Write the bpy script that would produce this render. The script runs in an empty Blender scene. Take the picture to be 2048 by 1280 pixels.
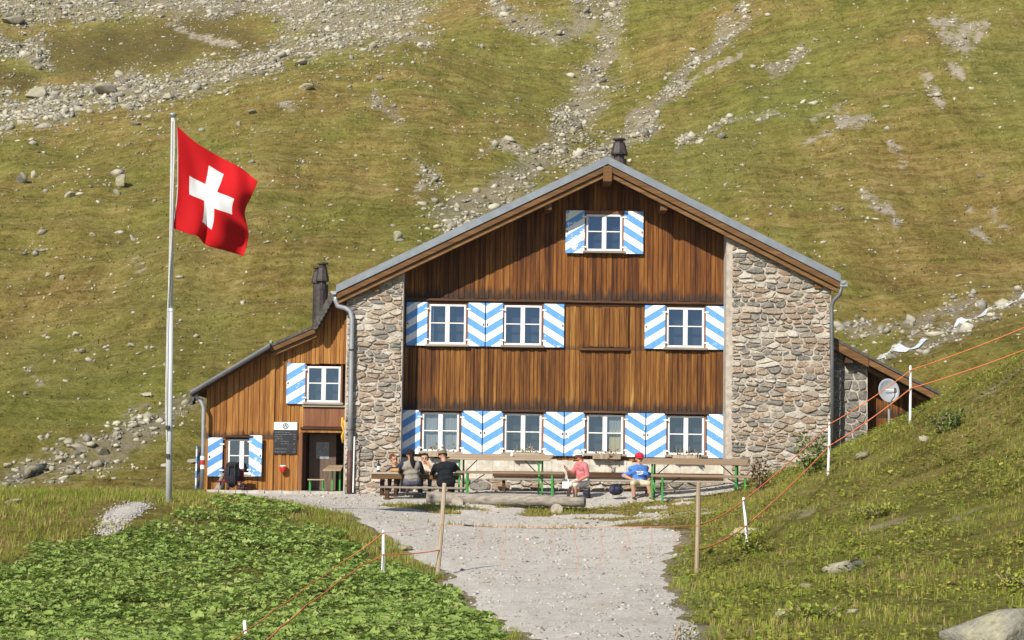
import bpy, bmesh, math, random
import numpy as np
from mathutils import Vector, Matrix

random.seed(7); RNG = np.random.default_rng(7)
S = bpy.context.scene
COL = S.collection
R = math.radians

# ------------------------------------------------------------------ camera, sky, sun, exposure
F = 4000.0; CY = -50.0; EZ = 0.5
PITCH = math.atan(310 / F); ROLL = R(0.8)
cam = bpy.data.cameras.new('camera'); cam_o = bpy.data.objects.new('camera', cam); COL.objects.link(cam_o)
cam.sensor_width = 36; cam.lens = 36 * F / 2048; cam.clip_start = 0.5; cam.clip_end = 2000
cp, sp = math.cos(PITCH), math.sin(PITCH)
cr, sr = math.cos(ROLL), math.sin(ROLL)
RIGHT0 = Vector((1, 0, 0)); UP0 = Vector((0, -sp, cp)); FWD = Vector((0, cp, sp))
RIGHT = RIGHT0 * cr + UP0 * sr
UP = UP0 * cr - RIGHT0 * sr
m = Matrix((RIGHT, UP, -FWD)).transposed().to_4x4(); m.translation = Vector((0, CY, EZ))
cam_o.matrix_world = m
S.camera = cam_o

SUN_DIR = Vector((0.55, 1.0, -0.85)).normalized()           # the way the light travels
sun = bpy.data.lights.new('sun', 'SUN'); sun_o = bpy.data.objects.new('sun', sun); COL.objects.link(sun_o)
sun.energy = 4.6; sun.angle = R(0.53); sun.color = (1.0, 0.93, 0.82)
sun_o.rotation_euler = SUN_DIR.to_track_quat('-Z', 'Y').to_euler()
sun_o.location = (-20, -60, 40)

world = bpy.data.worlds.new('World'); S.world = world; world.use_nodes = True
nt = world.node_tree; bg = nt.nodes['Background']
sky = nt.nodes.new('ShaderNodeTexSky'); sky.sky_type = 'NISHITA'; sky.sun_disc = False
sky.sun_elevation = math.asin(-SUN_DIR.z)
sky.sun_rotation = math.atan2(-SUN_DIR.x, -SUN_DIR.y)
sky.altitude = 2000; sky.dust_density = 0.6; sky.air_density = 1.0
nt.links.new(sky.outputs[0], bg.inputs[0]); bg.inputs[1].default_value = 0.085
S.view_settings.view_transform = 'Standard'; S.view_settings.look = 'None'
S.view_settings.exposure = 0.62; S.view_settings.gamma = 1.0; S.view_settings.use_curve_mapping = False
S.cycles.use_denoising = True
S.cycles.max_bounces = 6; S.cycles.transparent_max_bounces = 12

# ------------------------------------------------------------------ pixel (2048x1280) <-> place
def ray(px, py):
    u = px - 1024; v = 640 - py
    d = RIGHT * u + UP * v + FWD * F
    return d
def W(px, py, Y=0.0):
    d = ray(px, py); t = (Y - CY) / d.y
    return Vector((d.x * t, Y, EZ + d.z * t))
def proj(x, y, z):
    dx = x; dy = y - CY; dz = z - EZ
    f = dy * FWD.y + dz * FWD.z
    f = np.where(f < 0.5, 0.5, f)
    u = dx * RIGHT.x + dy * RIGHT.y + dz * RIGHT.z
    v = dx * UP.x + dy * UP.y + dz * UP.z
    return 1024 + F * u / f, 640 - F * v / f

# ------------------------------------------------------------------ numpy noise
_P = RNG.random((256, 256)).astype(np.float64)
def vnoise(x, y):
    x = np.asarray(x, float); y = np.asarray(y, float)
    xi = np.floor(x).astype(int); yi = np.floor(y).astype(int)
    fx = x - xi; fy = y - yi
    fx = fx * fx * (3 - 2 * fx); fy = fy * fy * (3 - 2 * fy)
    a = _P[xi & 255, yi & 255]; b = _P[(xi + 1) & 255, yi & 255]
    c = _P[xi & 255, (yi + 1) & 255]; d = _P[(xi + 1) & 255, (yi + 1) & 255]
    return (a * (1 - fx) + b * fx) * (1 - fy) + (c * (1 - fx) + d * fx) * fy - 0.5
def fbm(x, y, o=3):
    s = 0; a = 1.0; t = 0
    for i in range(o):
        s = s + a * vnoise(x * 2 ** i + 17.3 * i, y * 2 ** i + 5.1 * i); t += a; a *= 0.5
    return s / t

# ------------------------------------------------------------------ terrain height field (thin plate spline)
class TPS:
    def __init__(s, pts, lam=0.02):
        P = np.array(pts, float); s.c = P[:, :2] / 20.0
        n = len(P); K = s.k(s.c) + lam * np.eye(n)
        Q = np.c_[np.ones(n), s.c]
        A = np.zeros((n + 3, n + 3)); A[:n, :n] = K; A[:n, n:] = Q; A[n:, :n] = Q.T
        b = np.zeros(n + 3); b[:n] = P[:, 2]
        w = np.linalg.solve(A, b); s.w = w[:n]; s.a = w[n:]
    def k(s, X):
        r2 = ((X[:, None, :] - s.c[None]) ** 2).sum(-1)
        return 0.5 * r2 * np.log(r2 + 1e-9)
    def __call__(s, x, y):
        x = np.asarray(x, float); sh = x.shape
        X = np.c_[x.ravel(), np.asarray(y, float).ravel()] / 20.0
        out = np.empty(len(X))
        for i in range(0, len(X), 40000):
            q = X[i:i + 40000]
            out[i:i + 40000] = s.k(q) @ s.w + s.a[0] + q @ s.a[1:]
        return out.reshape(sh)

near_px = [  # (px, py, distance from the camera)
    (1024, 987, 48), (1400, 987, 48), (720, 993, 49), (560, 992, 49), (860, 985, 48.5), (1250, 988, 48),
    (1000, 1022, 45.5), (800, 1030, 44), (1200, 1036, 44), (1350, 1035, 44), (650, 1012, 46), (1450, 1010, 46),
    (875, 1150, 32), (1393, 1146, 32), (1130, 1150, 32), (1000, 1090, 38), (1250, 1090, 38),
    (1130, 1280, 20), (1240, 1280, 20), (1150, 1215, 26),
    (1490, 995, 47), (1550, 955, 47), (1657, 952, 42.5), (1650, 905, 46.5), (1740, 866, 46.5), (1820, 832, 44.5),
    (1892, 800, 45), (1960, 755, 44.5), (2048, 702, 44), (2200, 620, 43),
    (1488, 1098, 34), (1650, 1100, 33), (1850, 1000, 36.5), (2048, 900, 38), (1560, 1020, 39), (1760, 940, 40), (1950, 860, 40),
    (1360, 1200, 26), (1400, 1280, 20.5), (1600, 1280, 21), (1800, 1275, 21.5), (2048, 1270, 22), (2048, 1100, 29), (1600, 1190, 27), (1850, 1150, 28), (2300, 1150, 26), (2300, 900, 34),
    (338, 1006, 36), (430, 990, 42), (520, 996, 43), (610, 1015, 43), (700, 1080, 37), (765, 1158, 31.5), (900, 1172, 30), (1000, 1250, 22.5), (1035, 1280, 20),
    (0, 985, 43), (150, 992, 41), (-300, 960, 45), (0, 1280, 25), (-300, 1280, 25), (300, 1280, 23.5), (600, 1280, 21.5), (800, 1280, 20.5),
    (300, 1150, 29), (0, 1130, 32), (500, 1100, 34), (490, 1262, 23.5), (250, 1035, 34.5), (640, 1180, 29)]
near_pts = [tuple(W(a, b, d + CY)) for a, b, d in near_px]
near_pts += [(x, -40, -1.15) for x in (-10, -4, 0, 4, 10)] + [(x, -55, -1.2) for x in (-20, -8, 0, 8, 20)]
near_pts += [(-8, 3, -0.1), (-4, 3, -0.05), (0, 3, 0.05), (5, 3, 0.2), (9, 1.5, 1.2), (12, 3, 2.0), (-12, 4, -0.6), (-20, 4, -0.7), (-16, 0, -0.5), (16, 4, 2.6), (22, 4, 3.0), (26, -10, 3.5), (-26, -10, -0.6)]
NEAR = TPS(near_pts)
far_px = [
    (0, 955, 68), (0, 800, 79), (0, 600, 93), (0, 400, 113), (0, 285, 136), (0, 245, 152), (0, 100, 188), (0, 0, 212),
    (250, 935, 66), (250, 750, 80), (250, 500, 99), (250, 330, 119), (300, 222, 142), (300, 170, 165), (420, 90, 186), (350, 0, 214),
    (600, 560, 91), (600, 300, 117), (600, 135, 148), (620, 95, 170), (650, 0, 202), (150, 60, 195),
    (850, 400, 104), (850, 250, 123), (850, 112, 150), (850, 60, 172), (850, 0, 192),
    (1050, 400, 112), (1050, 200, 135), (1050, 0, 170), (1150, 255, 138), (1230, 130, 156), (1250, 0, 174),
    (1300, 300, 124), (1400, 150, 143), (1400, 0, 164), (1600, 450, 105), (1600, 250, 125), (1600, 0, 154),
    (1700, 650, 92), (1900, 550, 99), (1900, 300, 118), (1900, 0, 150), (2048, 570, 98), (2048, 300, 116), (2048, 0, 148),
    (1800, 735, 68), (2048, 655, 72), (1950, 690, 71), (1720, 722, 80), (1850, 672, 84), (1960, 625, 88),
    (-500, 950, 68), (-500, 500, 100), (-500, 200, 150), (-500, 0, 200), (2600, 570, 85), (2600, 200, 115), (2600, 0, 140)]
far_pts = [tuple(W(a, b, d + CY)) for a, b, d in far_px]
far_pts += [(-14, 8, -0.7), (-24, 8, -0.8), (-6, 8, -0.2), (0, 10, 0.2), (6, 10, 0.6), (12, 8, 2.0), (20, 8, 2.8), (30, 6, 3.5), (0, 24, 1.6), (-6, 22, 1.5), (6, 24, 2.2), (14, 16, 2.6),
            (0, 200, 78), (-60, 200, 76), (60, 200, 88), (110, 120, 70), (-110, 120, 38)]
FAR = TPS(far_pts)
def H(x, y):
    x = np.asarray(x, float); y = np.asarray(y, float)
    b = np.clip((y - 2) / 8, 0, 1); b = b * b * (3 - 2 * b)
    yn = np.minimum(y, 14); yf = np.maximum(y, -4)
    x, y, b, yn, yf = np.broadcast_arrays(x, y, b, yn, yf); z = np.zeros(x.shape)
    k = b < 1
    if k.any(): z[k] += NEAR(np.clip(x[k], -40, 40), np.clip(yn[k], -58, 14)) * (1 - b[k])
    k = b > 0
    if k.any(): z[k] += FAR(np.clip(x[k], -140, 140), np.clip(yf[k], -4, 230)) * b[k]
    # relief: hummocks on the mountain, gentle lumps on the banks
    z = z + b * (fbm(x / 9, y / 9, 3) * 2.0 + fbm(x / 2.4, y / 1.6, 3) * 0.6 + fbm(x / 7 + 3, y / 1.3 + x / 9, 2) * 0.45 + fbm(x / 3.5 + y / 60, y / 22 + 7, 2) * 0.9)
    bank = np.clip((np.abs(x - 0.8) - 4.5) / 3, 0, 1) * np.clip((-3 - y) / 3, 0, 1)
    z = z + bank * (fbm(x / 1.6, y / 1.6, 3) * 0.22)
    z = z + (1 - b) * fbm(x / 0.7 + 9, y / 0.7, 2) * 0.03
    return z
def h1(x, y): return float(H(np.array([x]), np.array([y]))[0])
def hit(px, py, d0=12.0, d1=260.0):
    d = ray(px, py)
    ts = np.exp(np.linspace(math.log(d0), math.log(d1), 900)) / d.y
    x = d.x * ts; y = CY + d.y * ts; z = EZ + d.z * ts
    below = np.nonzero(z < H(x, y))[0]
    if len(below) == 0: i = len(ts) - 1; return Vector((x[i], y[i], z[i]))
    i = below[0]
    if i == 0: return Vector((x[0], y[0], z[0]))
    a, b = ts[i - 1], ts[i]
    for _ in range(12):
        t = (a + b) / 2
        if EZ + d.z * t < h1(d.x * t, CY + d.y * t): b = t
        else: a = t
    return Vector((d.x * b, CY + d.y * b, h1(d.x * b, CY + d.y * b)))

# ------------------------------------------------------------------ object helpers
ORG = {}
def tag(o, label=None, cat=None, group=None, kind=None):
    if label: o['label'] = label
    if cat: o['category'] = cat
    if group: o['group'] = group
    if kind: o['kind'] = kind
    return o
def link(o, parent=None, origin=(0, 0, 0)):
    COL.objects.link(o); origin = Vector(origin); ORG[o.name] = origin
    if parent is not None:
        o.parent = parent; o.location = origin - ORG[parent.name]
    else: o.location = origin
    return o
def thing(name, loc, label, cat, group=None):
    o = bpy.data.objects.new(name, None); o.empty_display_size = 0.2
    link(o, None, loc); return tag(o, label, cat, group)

class MB:
    def __init__(s): s.v = []; s.f = []; s.mi = []
    def add(s, vs, fs, mi=0):
        n = len(s.v); s.v += [tuple(p) for p in vs]
        for f in fs: s.f.append(tuple(i + n for i in f)); s.mi.append(mi)
        return s
    def box(s, x0, x1, y0, y1, z0, z1, mi=0, rot=None, c=None):
        vs = [Vector((x, y, z)) for z in (z0, z1) for y in (y0, y1) for x in (x0, x1)]
        if rot is not None:
            c = Vector(c) if c is not None else Vector(((x0 + x1) / 2, (y0 + y1) / 2, (z0 + z1) / 2))
            vs = [c + rot @ (p - c) for p in vs]
        return s.add(vs, [(0, 2, 3, 1), (4, 5, 7, 6), (0, 1, 5, 4), (2, 6, 7, 3), (0, 4, 6, 2), (1, 3, 7, 5)], mi)
    def prism(s, poly, y0, y1, mi=0):            # polygon in x,z (counter-clockwise seen from the front)
        n = len(poly)
        vs = [(x, y0, z) for x, z in poly] + [(x, y1, z) for x, z in poly]
        fs = [tuple(range(n)), tuple(range(2 * n - 1, n - 1, -1))] + [(i, i + n, (i + 1) % n + n, (i + 1) % n) for i in range(n)]
        return s.add(vs, fs, mi)
    def tube(s, pts, r, n=8, mi=0, cap=True):
        pts = [Vector(p) for p in pts]
        rs = r if isinstance(r, (list, tuple)) else [r] * len(pts)
        vs = []; prev = None
        for i, p in enumerate(pts):
            a = pts[max(i - 1, 0)]; b = pts[min(i + 1, len(pts) - 1)]
            t = (b - a).normalized()
            if prev is None: u = t.cross(Vector((0, 0, 1)) if abs(t.z) < 0.9 else Vector((1, 0, 0))).normalized()
            else: u = (prev - t * prev.dot(t)).normalized()
            prev = u; w = t.cross(u)
            for k in range(n):
                an = 2 * math.pi * k / n
                vs.append(p + (u * math.cos(an) + w * math.sin(an)) * rs[i])
        fs = []
        for i in range(len(pts) - 1):
            for k in range(n):
                k2 = (k + 1) % n
                fs.append((i * n + k, i * n + k2, (i + 1) * n + k2, (i + 1) * n + k))
        if cap: fs += [tuple(range(n - 1, -1, -1)), tuple(range((len(pts) - 1) * n, len(pts) * n))]
        return s.add(vs, fs, mi)
    def lathe(s, c, prof, n=12, mi=0):           # prof: (radius, z) from the bottom up
        return s.tube([(c[0], c[1], c[2] + z) for r_, z in prof], [max(r_, 1e-4) for r_, z in prof], n, mi)
    def blob(s, c, r, sub=2, jit=0.0, mi=0, seed=0):
        bm = bmesh.new(); bmesh.ops.create_icosphere(bm, subdivisions=sub, radius=1)
        rr = random.Random(seed); o1 = rr.random() * 50
        vs = []
        for q in bm.verts:
            p = q.co.copy()
            if jit:
                k = 1 + jit * 2 * float(fbm(np.array([p.x * 1.7 + o1 + p.z]), np.array([p.y * 1.7 + o1 - p.z * 0.7]), 3)[0])
                p *= k
            vs.append(Vector(c) + Vector((p.x * r[0], p.y * r[1], p.z * r[2])))
        fs = [[q.index for q in f.verts] for f in bm.faces]; bm.free()
        return s.add(vs, fs, mi)
    def build(s, name, mats, parent=None, origin=None, smooth=False, bevel=0.0):
        if not isinstance(mats, (list, tuple)): mats = [mats]
        A = np.array(s.v, float)
        if origin is None:
            lo, hi = A.min(0), A.max(0); origin = ((lo[0] + hi[0]) / 2, (lo[1] + hi[1]) / 2, lo[2])
        A = A - np.array(origin)
        me = bpy.data.meshes.new(name); me.from_pydata(A.tolist(), [], s.f); me.update()
        for mm in mats: me.materials.append(mm)
        if len(mats) > 1: me.polygons.foreach_set('material_index', s.mi)
        bm = bmesh.new(); bm.from_mesh(me); bmesh.ops.recalc_face_normals(bm, faces=bm.faces)
        if bevel > 0: bmesh.ops.bevel(bm, geom=[e for e in bm.edges if e.is_manifold and e.calc_face_angle(0) > 0.5], offset=bevel, segments=1, affect='EDGES', profile=0.5)
        bm.to_mesh(me); bm.free()
        if smooth: me.polygons.foreach_set('use_smooth', [True] * len(me.polygons))
        o = bpy.data.objects.new(name, me)
        return link(o, parent, origin)

def mesh_np(name, V, T, mat, attrs=None, smooth=False):
    me = bpy.data.meshes.new(name)
    me.vertices.add(len(V)); me.vertices.foreach_set('co', np.ascontiguousarray(V, np.float32).ravel())
    k = T.shape[1]
    me.loops.add(T.size); me.loops.foreach_set('vertex_index', np.ascontiguousarray(T, np.int32).ravel())
    me.polygons.add(len(T)); me.polygons.foreach_set('loop_start', np.arange(0, T.size, k, dtype=np.int32))
    if smooth: me.polygons.foreach_set('use_smooth', np.ones(len(T), bool))
    me.update(calc_edges=True)
    for an, arr in (attrs or {}).items():
        arr = np.asarray(arr, np.float32)
        if arr.ndim == 1:
            at = me.attributes.new(an, 'FLOAT', 'POINT'); at.data.foreach_set('value', arr)
        else:
            at = me.attributes.new(an, 'FLOAT_VECTOR', 'POINT'); at.data.foreach_set('vector', arr.ravel())
    me.materials.append(mat)
    return me
def obj_np(name, V, T, mat, attrs=None, smooth=False, parent=None, kind=None, label=None, cat=None):
    o = bpy.data.objects.new(name, mesh_np(name, V, T, mat, attrs, smooth))
    link(o, parent, (0, 0, 0)); return tag(o, label, cat, None, kind)
def scatter(bases, pos, yaw, scl, tilt=None, nrm=None):
    """copies of base meshes (V,T) at pos; returns V, T and a random value per vertex"""
    n = len(pos); which = RNG.integers(0, len(bases), n); Vs = []; Ts = []; Rn = []; off = 0
    for b, (BV, BT) in enumerate(bases):
        ix = np.nonzero(which == b)[0]
        if len(ix) == 0: continue
        c, s_ = np.cos(yaw[ix]), np.sin(yaw[ix])
        sc = scl[ix] if scl.ndim == 2 else np.repeat(scl[ix][:, None], 3, 1)
        P = BV[None] * sc[:, None, :]
        if tilt is not None:
            ct, st = np.cos(tilt[ix])[:, None], np.sin(tilt[ix])[:, None]
            P = np.stack([P[..., 0], P[..., 1] * ct - P[..., 2] * st, P[..., 1] * st + P[..., 2] * ct], -1)
        X = P[..., 0] * c[:, None] - P[..., 1] * s_[:, None]
        Y = P[..., 0] * s_[:, None] + P[..., 1] * c[:, None]
        Q = np.stack([X, Y, P[..., 2]], -1)
        Q = Q + pos[ix][:, None, :]
        nv = len(BV)
        Vs.append(Q.reshape(-1, 3)); Ts.append((BT[None] + (off + np.arange(len(ix)) * nv)[:, None, None]).reshape(-1, BT.shape[1]))
        Rn.append(np.repeat(RNG.random(len(ix)), nv)); off += nv * len(ix)
    return np.concatenate(Vs), np.concatenate(Ts), np.concatenate(Rn)

# ------------------------------------------------------------------ materials
class NT:
    def __init__(s, name, rough=0.8, spec=0.3):
        s.m = bpy.data.materials.new(name); s.m.use_nodes = True; s.t = s.m.node_tree; s.b = s.t.nodes['Principled BSDF']
        s.b.inputs['Roughness'].default_value = rough; s.b.inputs['Specular IOR Level'].default_value = spec
    def n(s, ty, **k):
        q = s.t.nodes.new('ShaderNode' + ty)
        for a, v in k.items(): setattr(q, a, v)
        return q
    def set(s, sock, v):
        if isinstance(v, bpy.types.NodeSocket): s.t.links.new(v, sock)
        elif v is not None:
            if sock.type == 'RGBA' and len(v) == 3: v = (*v, 1)
            sock.default_value = v
    def math(s, op, a, b=None, c=None, clamp=False):
        q = s.n('Math', operation=op, use_clamp=clamp); s.set(q.inputs[0], a); s.set(q.inputs[1], b)
        if c is not None: s.set(q.inputs[2], c)
        return q.outputs[0]
    def mix(s, f, a, b, blend='MIX'):
        q = s.n('Mix', data_type='RGBA', blend_type=blend); s.set(q.inputs[0], f); s.set(q.inputs[6], a); s.set(q.inputs[7], b); return q.outputs[2]
    def ramp(s, f, stops, interp='LINEAR'):
        q = s.n('ValToRGB'); q.color_ramp.interpolation = interp; e = q.color_ramp.elements
        while len(e) < len(stops): e.new(0.5)
        for el, (p, c) in zip(e, stops): el.position = p; el.color = (*c, 1)
        s.set(q.inputs[0], f); return q.outputs[0]
    def fr(s, f, a, b, c=0.0, d=1.0):
        q = s.n('MapRange'); s.set(q.inputs[0], f); q.inputs[1].default_value = a; q.inputs[2].default_value = b; q.inputs[3].default_value = c; q.inputs[4].default_value = d
        return q.outputs[0]
    def pos(s, scale=(1, 1, 1), obj=False):
        src = s.n('TexCoord').outputs['Object'] if obj else s.n('NewGeometry').outputs['Position']
        q = s.n('Mapping'); s.t.links.new(src, q.inputs[0]); q.inputs[3].default_value = scale; return q.outputs[0]
    def noise(s, vec, sc, det=4, rough=0.6):
        q = s.n('TexNoise'); s.set(q.inputs['Vector'], vec); q.inputs['Scale'].default_value = sc; q.inputs['Detail'].default_value = det; q.inputs['Roughness'].default_value = rough
        return q.outputs[0]
    def vor(s, vec, sc, feat='F1', out='Distance'):
        q = s.n('TexVoronoi', feature=feat); s.set(q.inputs['Vector'], vec); q.inputs['Scale'].default_value = sc; return q.outputs[out]
    def attr(s, name, out='Vector'):
        q = s.n('Attribute', attribute_name=name); return q.outputs[out]
    def rnd(s): return s.n('ObjectInfo').outputs['Random']
    def sep(s, v):
        q = s.n('SeparateXYZ'); s.set(q.inputs[0], v); return q.outputs
    def color(s, c): s.set(s.b.inputs['Base Color'], c)
    def bump(s, h, st=0.3, dist=0.02):
        q = s.n('Bump'); q.inputs['Strength'].default_value = st; q.inputs['Distance'].default_value = dist
        s.set(q.inputs['Height'], h); s.t.links.new(q.outputs[0], s.b.inputs['Normal'])
def pm(name, c1, c2, sc=8.0, stretch=(1, 1, 1), rough=0.8, bump=0.2, dist=0.01, rv=0.0, spec=0.3, metal=0.0, lo=0.3, hi=0.7):
    q = NT(name, rough, spec); n = q.noise(q.pos(stretch), sc, 5)
    c = q.ramp(n, [(lo, c1), (hi, c2)])
    if rv:
        c = q.mix(1.0, c, q.ramp(q.rnd(), [(0, (1 - rv,) * 3), (1, (1 + rv,) * 3)]), 'MULTIPLY')
    q.color(c); q.b.inputs['Metallic'].default_value = metal
    if bump: q.bump(n, bump, dist)
    return q.m

def wood_mat(name, stops, rough=0.75, dark=None, vert=True, streak=1.0):
    q = NT(name, rough, 0.25)
    st = (14, 14, 0.7) if vert else (0.7, 14, 14)
    n1 = q.noise(q.pos(st), 1.0, 6, 0.65)
    n2 = q.noise(q.pos((38, 38, 1.6) if vert else (1.6, 38, 38)), 1.0, 4, 0.6)
    r = q.rnd()
    f = q.math('ADD', q.math('MULTIPLY', n1, 0.70 * streak), q.math('ADD', q.math('MULTIPLY', r, 0.20), q.math('MULTIPLY', n2, 0.42)))
    f = q.fr(f, 0.38, 0.92)
    c = q.ramp(f, stops)
    if dark:
        z = q.sep(q.pos())[2]; nn = q.noise(q.pos((9, 9, 1.5)), 1.0, 4)
        tot = None
        for (z0, hgt, amt) in dark:                 # weather stains that creep up from a ledge
            d = q.math('SUBTRACT', z, z0); d = q.math('SUBTRACT', d, q.math('MULTIPLY', q.math('SUBTRACT', nn, 0.35), hgt * 2.2))
            e = q.math('MULTIPLY', q.fr(d, hgt * 0.55, 0.0), q.math('GREATER_THAN', z, z0 - 0.02)); e = q.math('MULTIPLY', e, amt, clamp=True)
            tot = e if tot is None else q.math('MAXIMUM', tot, e)
        c = q.mix(tot, c, (0.035, 0.022, 0.016))
    q.color(c); q.bump(q.math('ADD', n1, n2), 0.35, 0.008)
    return q.m

GRASSV = [(0.0, (0.070, 0.066, 0.014)), (0.3, (0.140, 0.120, 0.024)), (0.6, (0.215, 0.160, 0.042)), (0.85, (0.28, 0.195, 0.065)), (1.0, (0.34, 0.26, 0.12))]
def terrain_mat():
    q = NT('alpine_ground', 0.95, 0.1); p = q.pos()
    n0 = q.noise(p, 0.06, 5, .6); n1 = q.noise(p, 0.33, 6, 0.7); n2 = q.noise(p, 2.2, 8, 0.78); n3 = q.noise(q.pos((1, 1, 2.2)), 9, 6, 0.75); n4 = q.noise(p, 1.0, 3)
    a = q.sep(q.attr('cover')); near = q.attr('near', 'Fac')
    hue = q.fr(q.math('ADD', q.math('MULTIPLY', n0, 1.1), q.math('MULTIPLY', n1, .9)), .87, 1.20)        # green turf to brown turf
    n5 = q.noise(q.pos((.22, 1.3, 1.3)), 1.0, 5, .65); n6 = q.noise(q.pos((.9, .12, .12)), 1.0, 4, .6)
    val = q.fr(q.math('ADD', q.math('ADD', q.math('MULTIPLY', q.math('SUBTRACT', n5, .5), .45), q.math('MULTIPLY', q.math('SUBTRACT', n6, .5), .3)), q.math('ADD', q.math('MULTIPLY', n2, .7), q.math('MULTIPLY', n3, .55))), .44, .80)
    green = q.ramp(val, [(0, (0.068, 0.068, 0.011)), (.45, (0.165, 0.155, 0.027)), (1, (0.28, 0.255, 0.066))])
    brown = q.ramp(val, [(0, (0.085, 0.055, 0.012)), (.45, (0.218, 0.152, 0.040)), (1, (0.38, 0.285, 0.11))])
    grass = q.mix(hue, green, brown)
    grass = q.mix(q.math('MULTIPLY', a[2], q.fr(n1, 0.35, 0.65, .2, .9), clamp=True), grass, q.ramp(val, [(0, (0.08, 0.11, 0.018)), (1, (0.20, 0.25, 0.055))]))
    grass = q.mix(q.math('MULTIPLY', q.math('MULTIPLY', a[2], -1.0, clamp=True), .85), grass, q.ramp(n2, [(.3, (0.06, 0.048, 0.010)), (.7, (0.17, 0.125, 0.035))]))  # negative green value: painted shade of the moraine face, dark brown
    grass = q.mix(q.fr(n2, 0.38, 0.25, 0, .7), grass, (0.07, 0.052, 0.018))
    grass = q.mix(q.fr(n3, 0.60, 0.68, 0, .6), grass, (0.44, 0.39, 0.25))
    soil = q.ramp(q.math('ADD', q.math('MULTIPLY', n2, 0.6), q.math('MULTIPLY', n3, 0.5)), [(0.35, (0.25, 0.20, 0.135)), (0.7, (0.44, 0.385, 0.30))])
    rockc = q.vor(p, 6.5, 'F1', 'Color'); rv = q.sep(rockc)[0]
    rock = q.ramp(rv, [(0.0, (0.17, 0.145, 0.10)), (0.5, (0.34, 0.305, 0.235)), (1.0, (0.50, 0.465, 0.37))])
    rock = q.mix(q.fr(q.vor(p, 6.5), 0.06, 0.28), rock, q.mix(0.5, soil, (0.17, 0.14, 0.085)))
    ms = q.fr(q.math('ADD', a[0], q.math('MULTIPLY', q.math('SUBTRACT', n2, 0.5), 2.6)), 0.45, 1.15)
    mb = q.fr(q.math('ADD', a[1], q.math('MULTIPLY', q.math('SUBTRACT', n2, 0.5), 2.2)), 0.35, 0.95)
    c = q.mix(ms, grass, q.mix(near, rock, soil)); c = q.mix(mb, c, soil)
    q.color(c)
    hgt = q.math('ADD', q.math('MULTIPLY', n2, 1.0), q.math('ADD', q.math('MULTIPLY', n3, 0.45), q.math('MULTIPLY', n4, 1.0)))
    q.bump(hgt, 0.9, 0.30)
    return q.m
def gravel_mat():
    q = NT('path_gravel', 0.95, 0.1); p = q.pos()
    n = q.noise(p, 0.9, 5, 0.65); v = q.sep(q.vor(p, 48, 'F1', 'Color'))[0]; v2 = q.sep(q.vor(p, 19, 'F1', 'Color'))[1]; n2 = q.noise(p, 5, 6, .75); n3 = q.noise(q.pos((2.2, .35, 1)), 1, 4)
    f = q.math('ADD', q.math('MULTIPLY', v, 0.30), q.math('ADD', q.math('MULTIPLY', v2, 0.18), q.math('MULTIPLY', q.math('ADD', n, n3), 0.42)))
    c = q.ramp(q.fr(f, 0.34, 0.95), [(0, (0.27, 0.24, 0.20)), (0.4, (0.42, 0.39, 0.345)), (0.8, (0.52, 0.49, 0.445)), (1, (0.66, 0.64, 0.60))])
    c = q.mix(q.fr(n2, 0.54, 0.70, 0, 0.6), c, (0.36, 0.285, 0.19))
    c = q.mix(q.fr(n3, 0.52, 0.68, 0, 0.45), c, (0.31, 0.27, 0.20)); c = q.mix(q.fr(n, 0.56, 0.74, 0, 0.35), c, (0.26, 0.235, 0.19))
    q.color(c); q.bump(q.math('ADD', q.vor(p, 48), q.math('MULTIPLY', n2, 1.2)), 0.5, 0.025); return q.m
def rock_mat(name, stops, sc=2.0, attr=False, lichen=0.35, cells=False):
    q = NT(name, 0.92, 0.2); p = q.pos()
    n = q.noise(p, sc, 6, 0.7); n2 = q.noise(p, sc * 4, 5, 0.7)
    r = q.attr('rnd', 'Fac') if attr else (q.sep(q.vor(q.pos((3, 0.01, 7)), 1.0, 'F1', 'Color'))[0] if cells else q.rnd())
    f = q.math('ADD', q.math('MULTIPLY', n2, 0.55), q.math('ADD', q.math('MULTIPLY', r, 0.55), q.math('MULTIPLY', n, 0.3)))
    c = q.ramp(q.fr(f, 0.32, 1.0), stops)
    if lichen: c = q.mix(q.fr(n, 0.46, 0.64, 0, lichen), c, (0.36, 0.33, 0.16))
    q.color(c); q.bump(q.math('ADD', n, q.math('MULTIPLY', n2, 0.6)), 0.7, 0.06); return q.m
def leaf_mat(name, stops, trans=0.25, rough=0.55):
    q = NT(name, rough, 0.3); r = q.attr('rnd', 'Fac'); n = q.noise(q.pos(), 1.4, 3)
    f = q.math('ADD', q.math('MULTIPLY', r, 0.65), q.math('MULTIPLY', n, 0.45))
    c = q.ramp(q.fr(f, 0.12, 0.95), stops); q.color(c)
    tr = q.n('BsdfTranslucent'); q.t.links.new(c, tr.inputs[0]); mx = q.n('MixShader'); mx.inputs[0].default_value = trans
    q.t.links.new(q.b.outputs[0], mx.inputs[1]); q.t.links.new(tr.outputs[0], mx.inputs[2]); q.t.links.new(mx.outputs[0], q.t.nodes['Material Output'].inputs[0])
    return q.m
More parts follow.
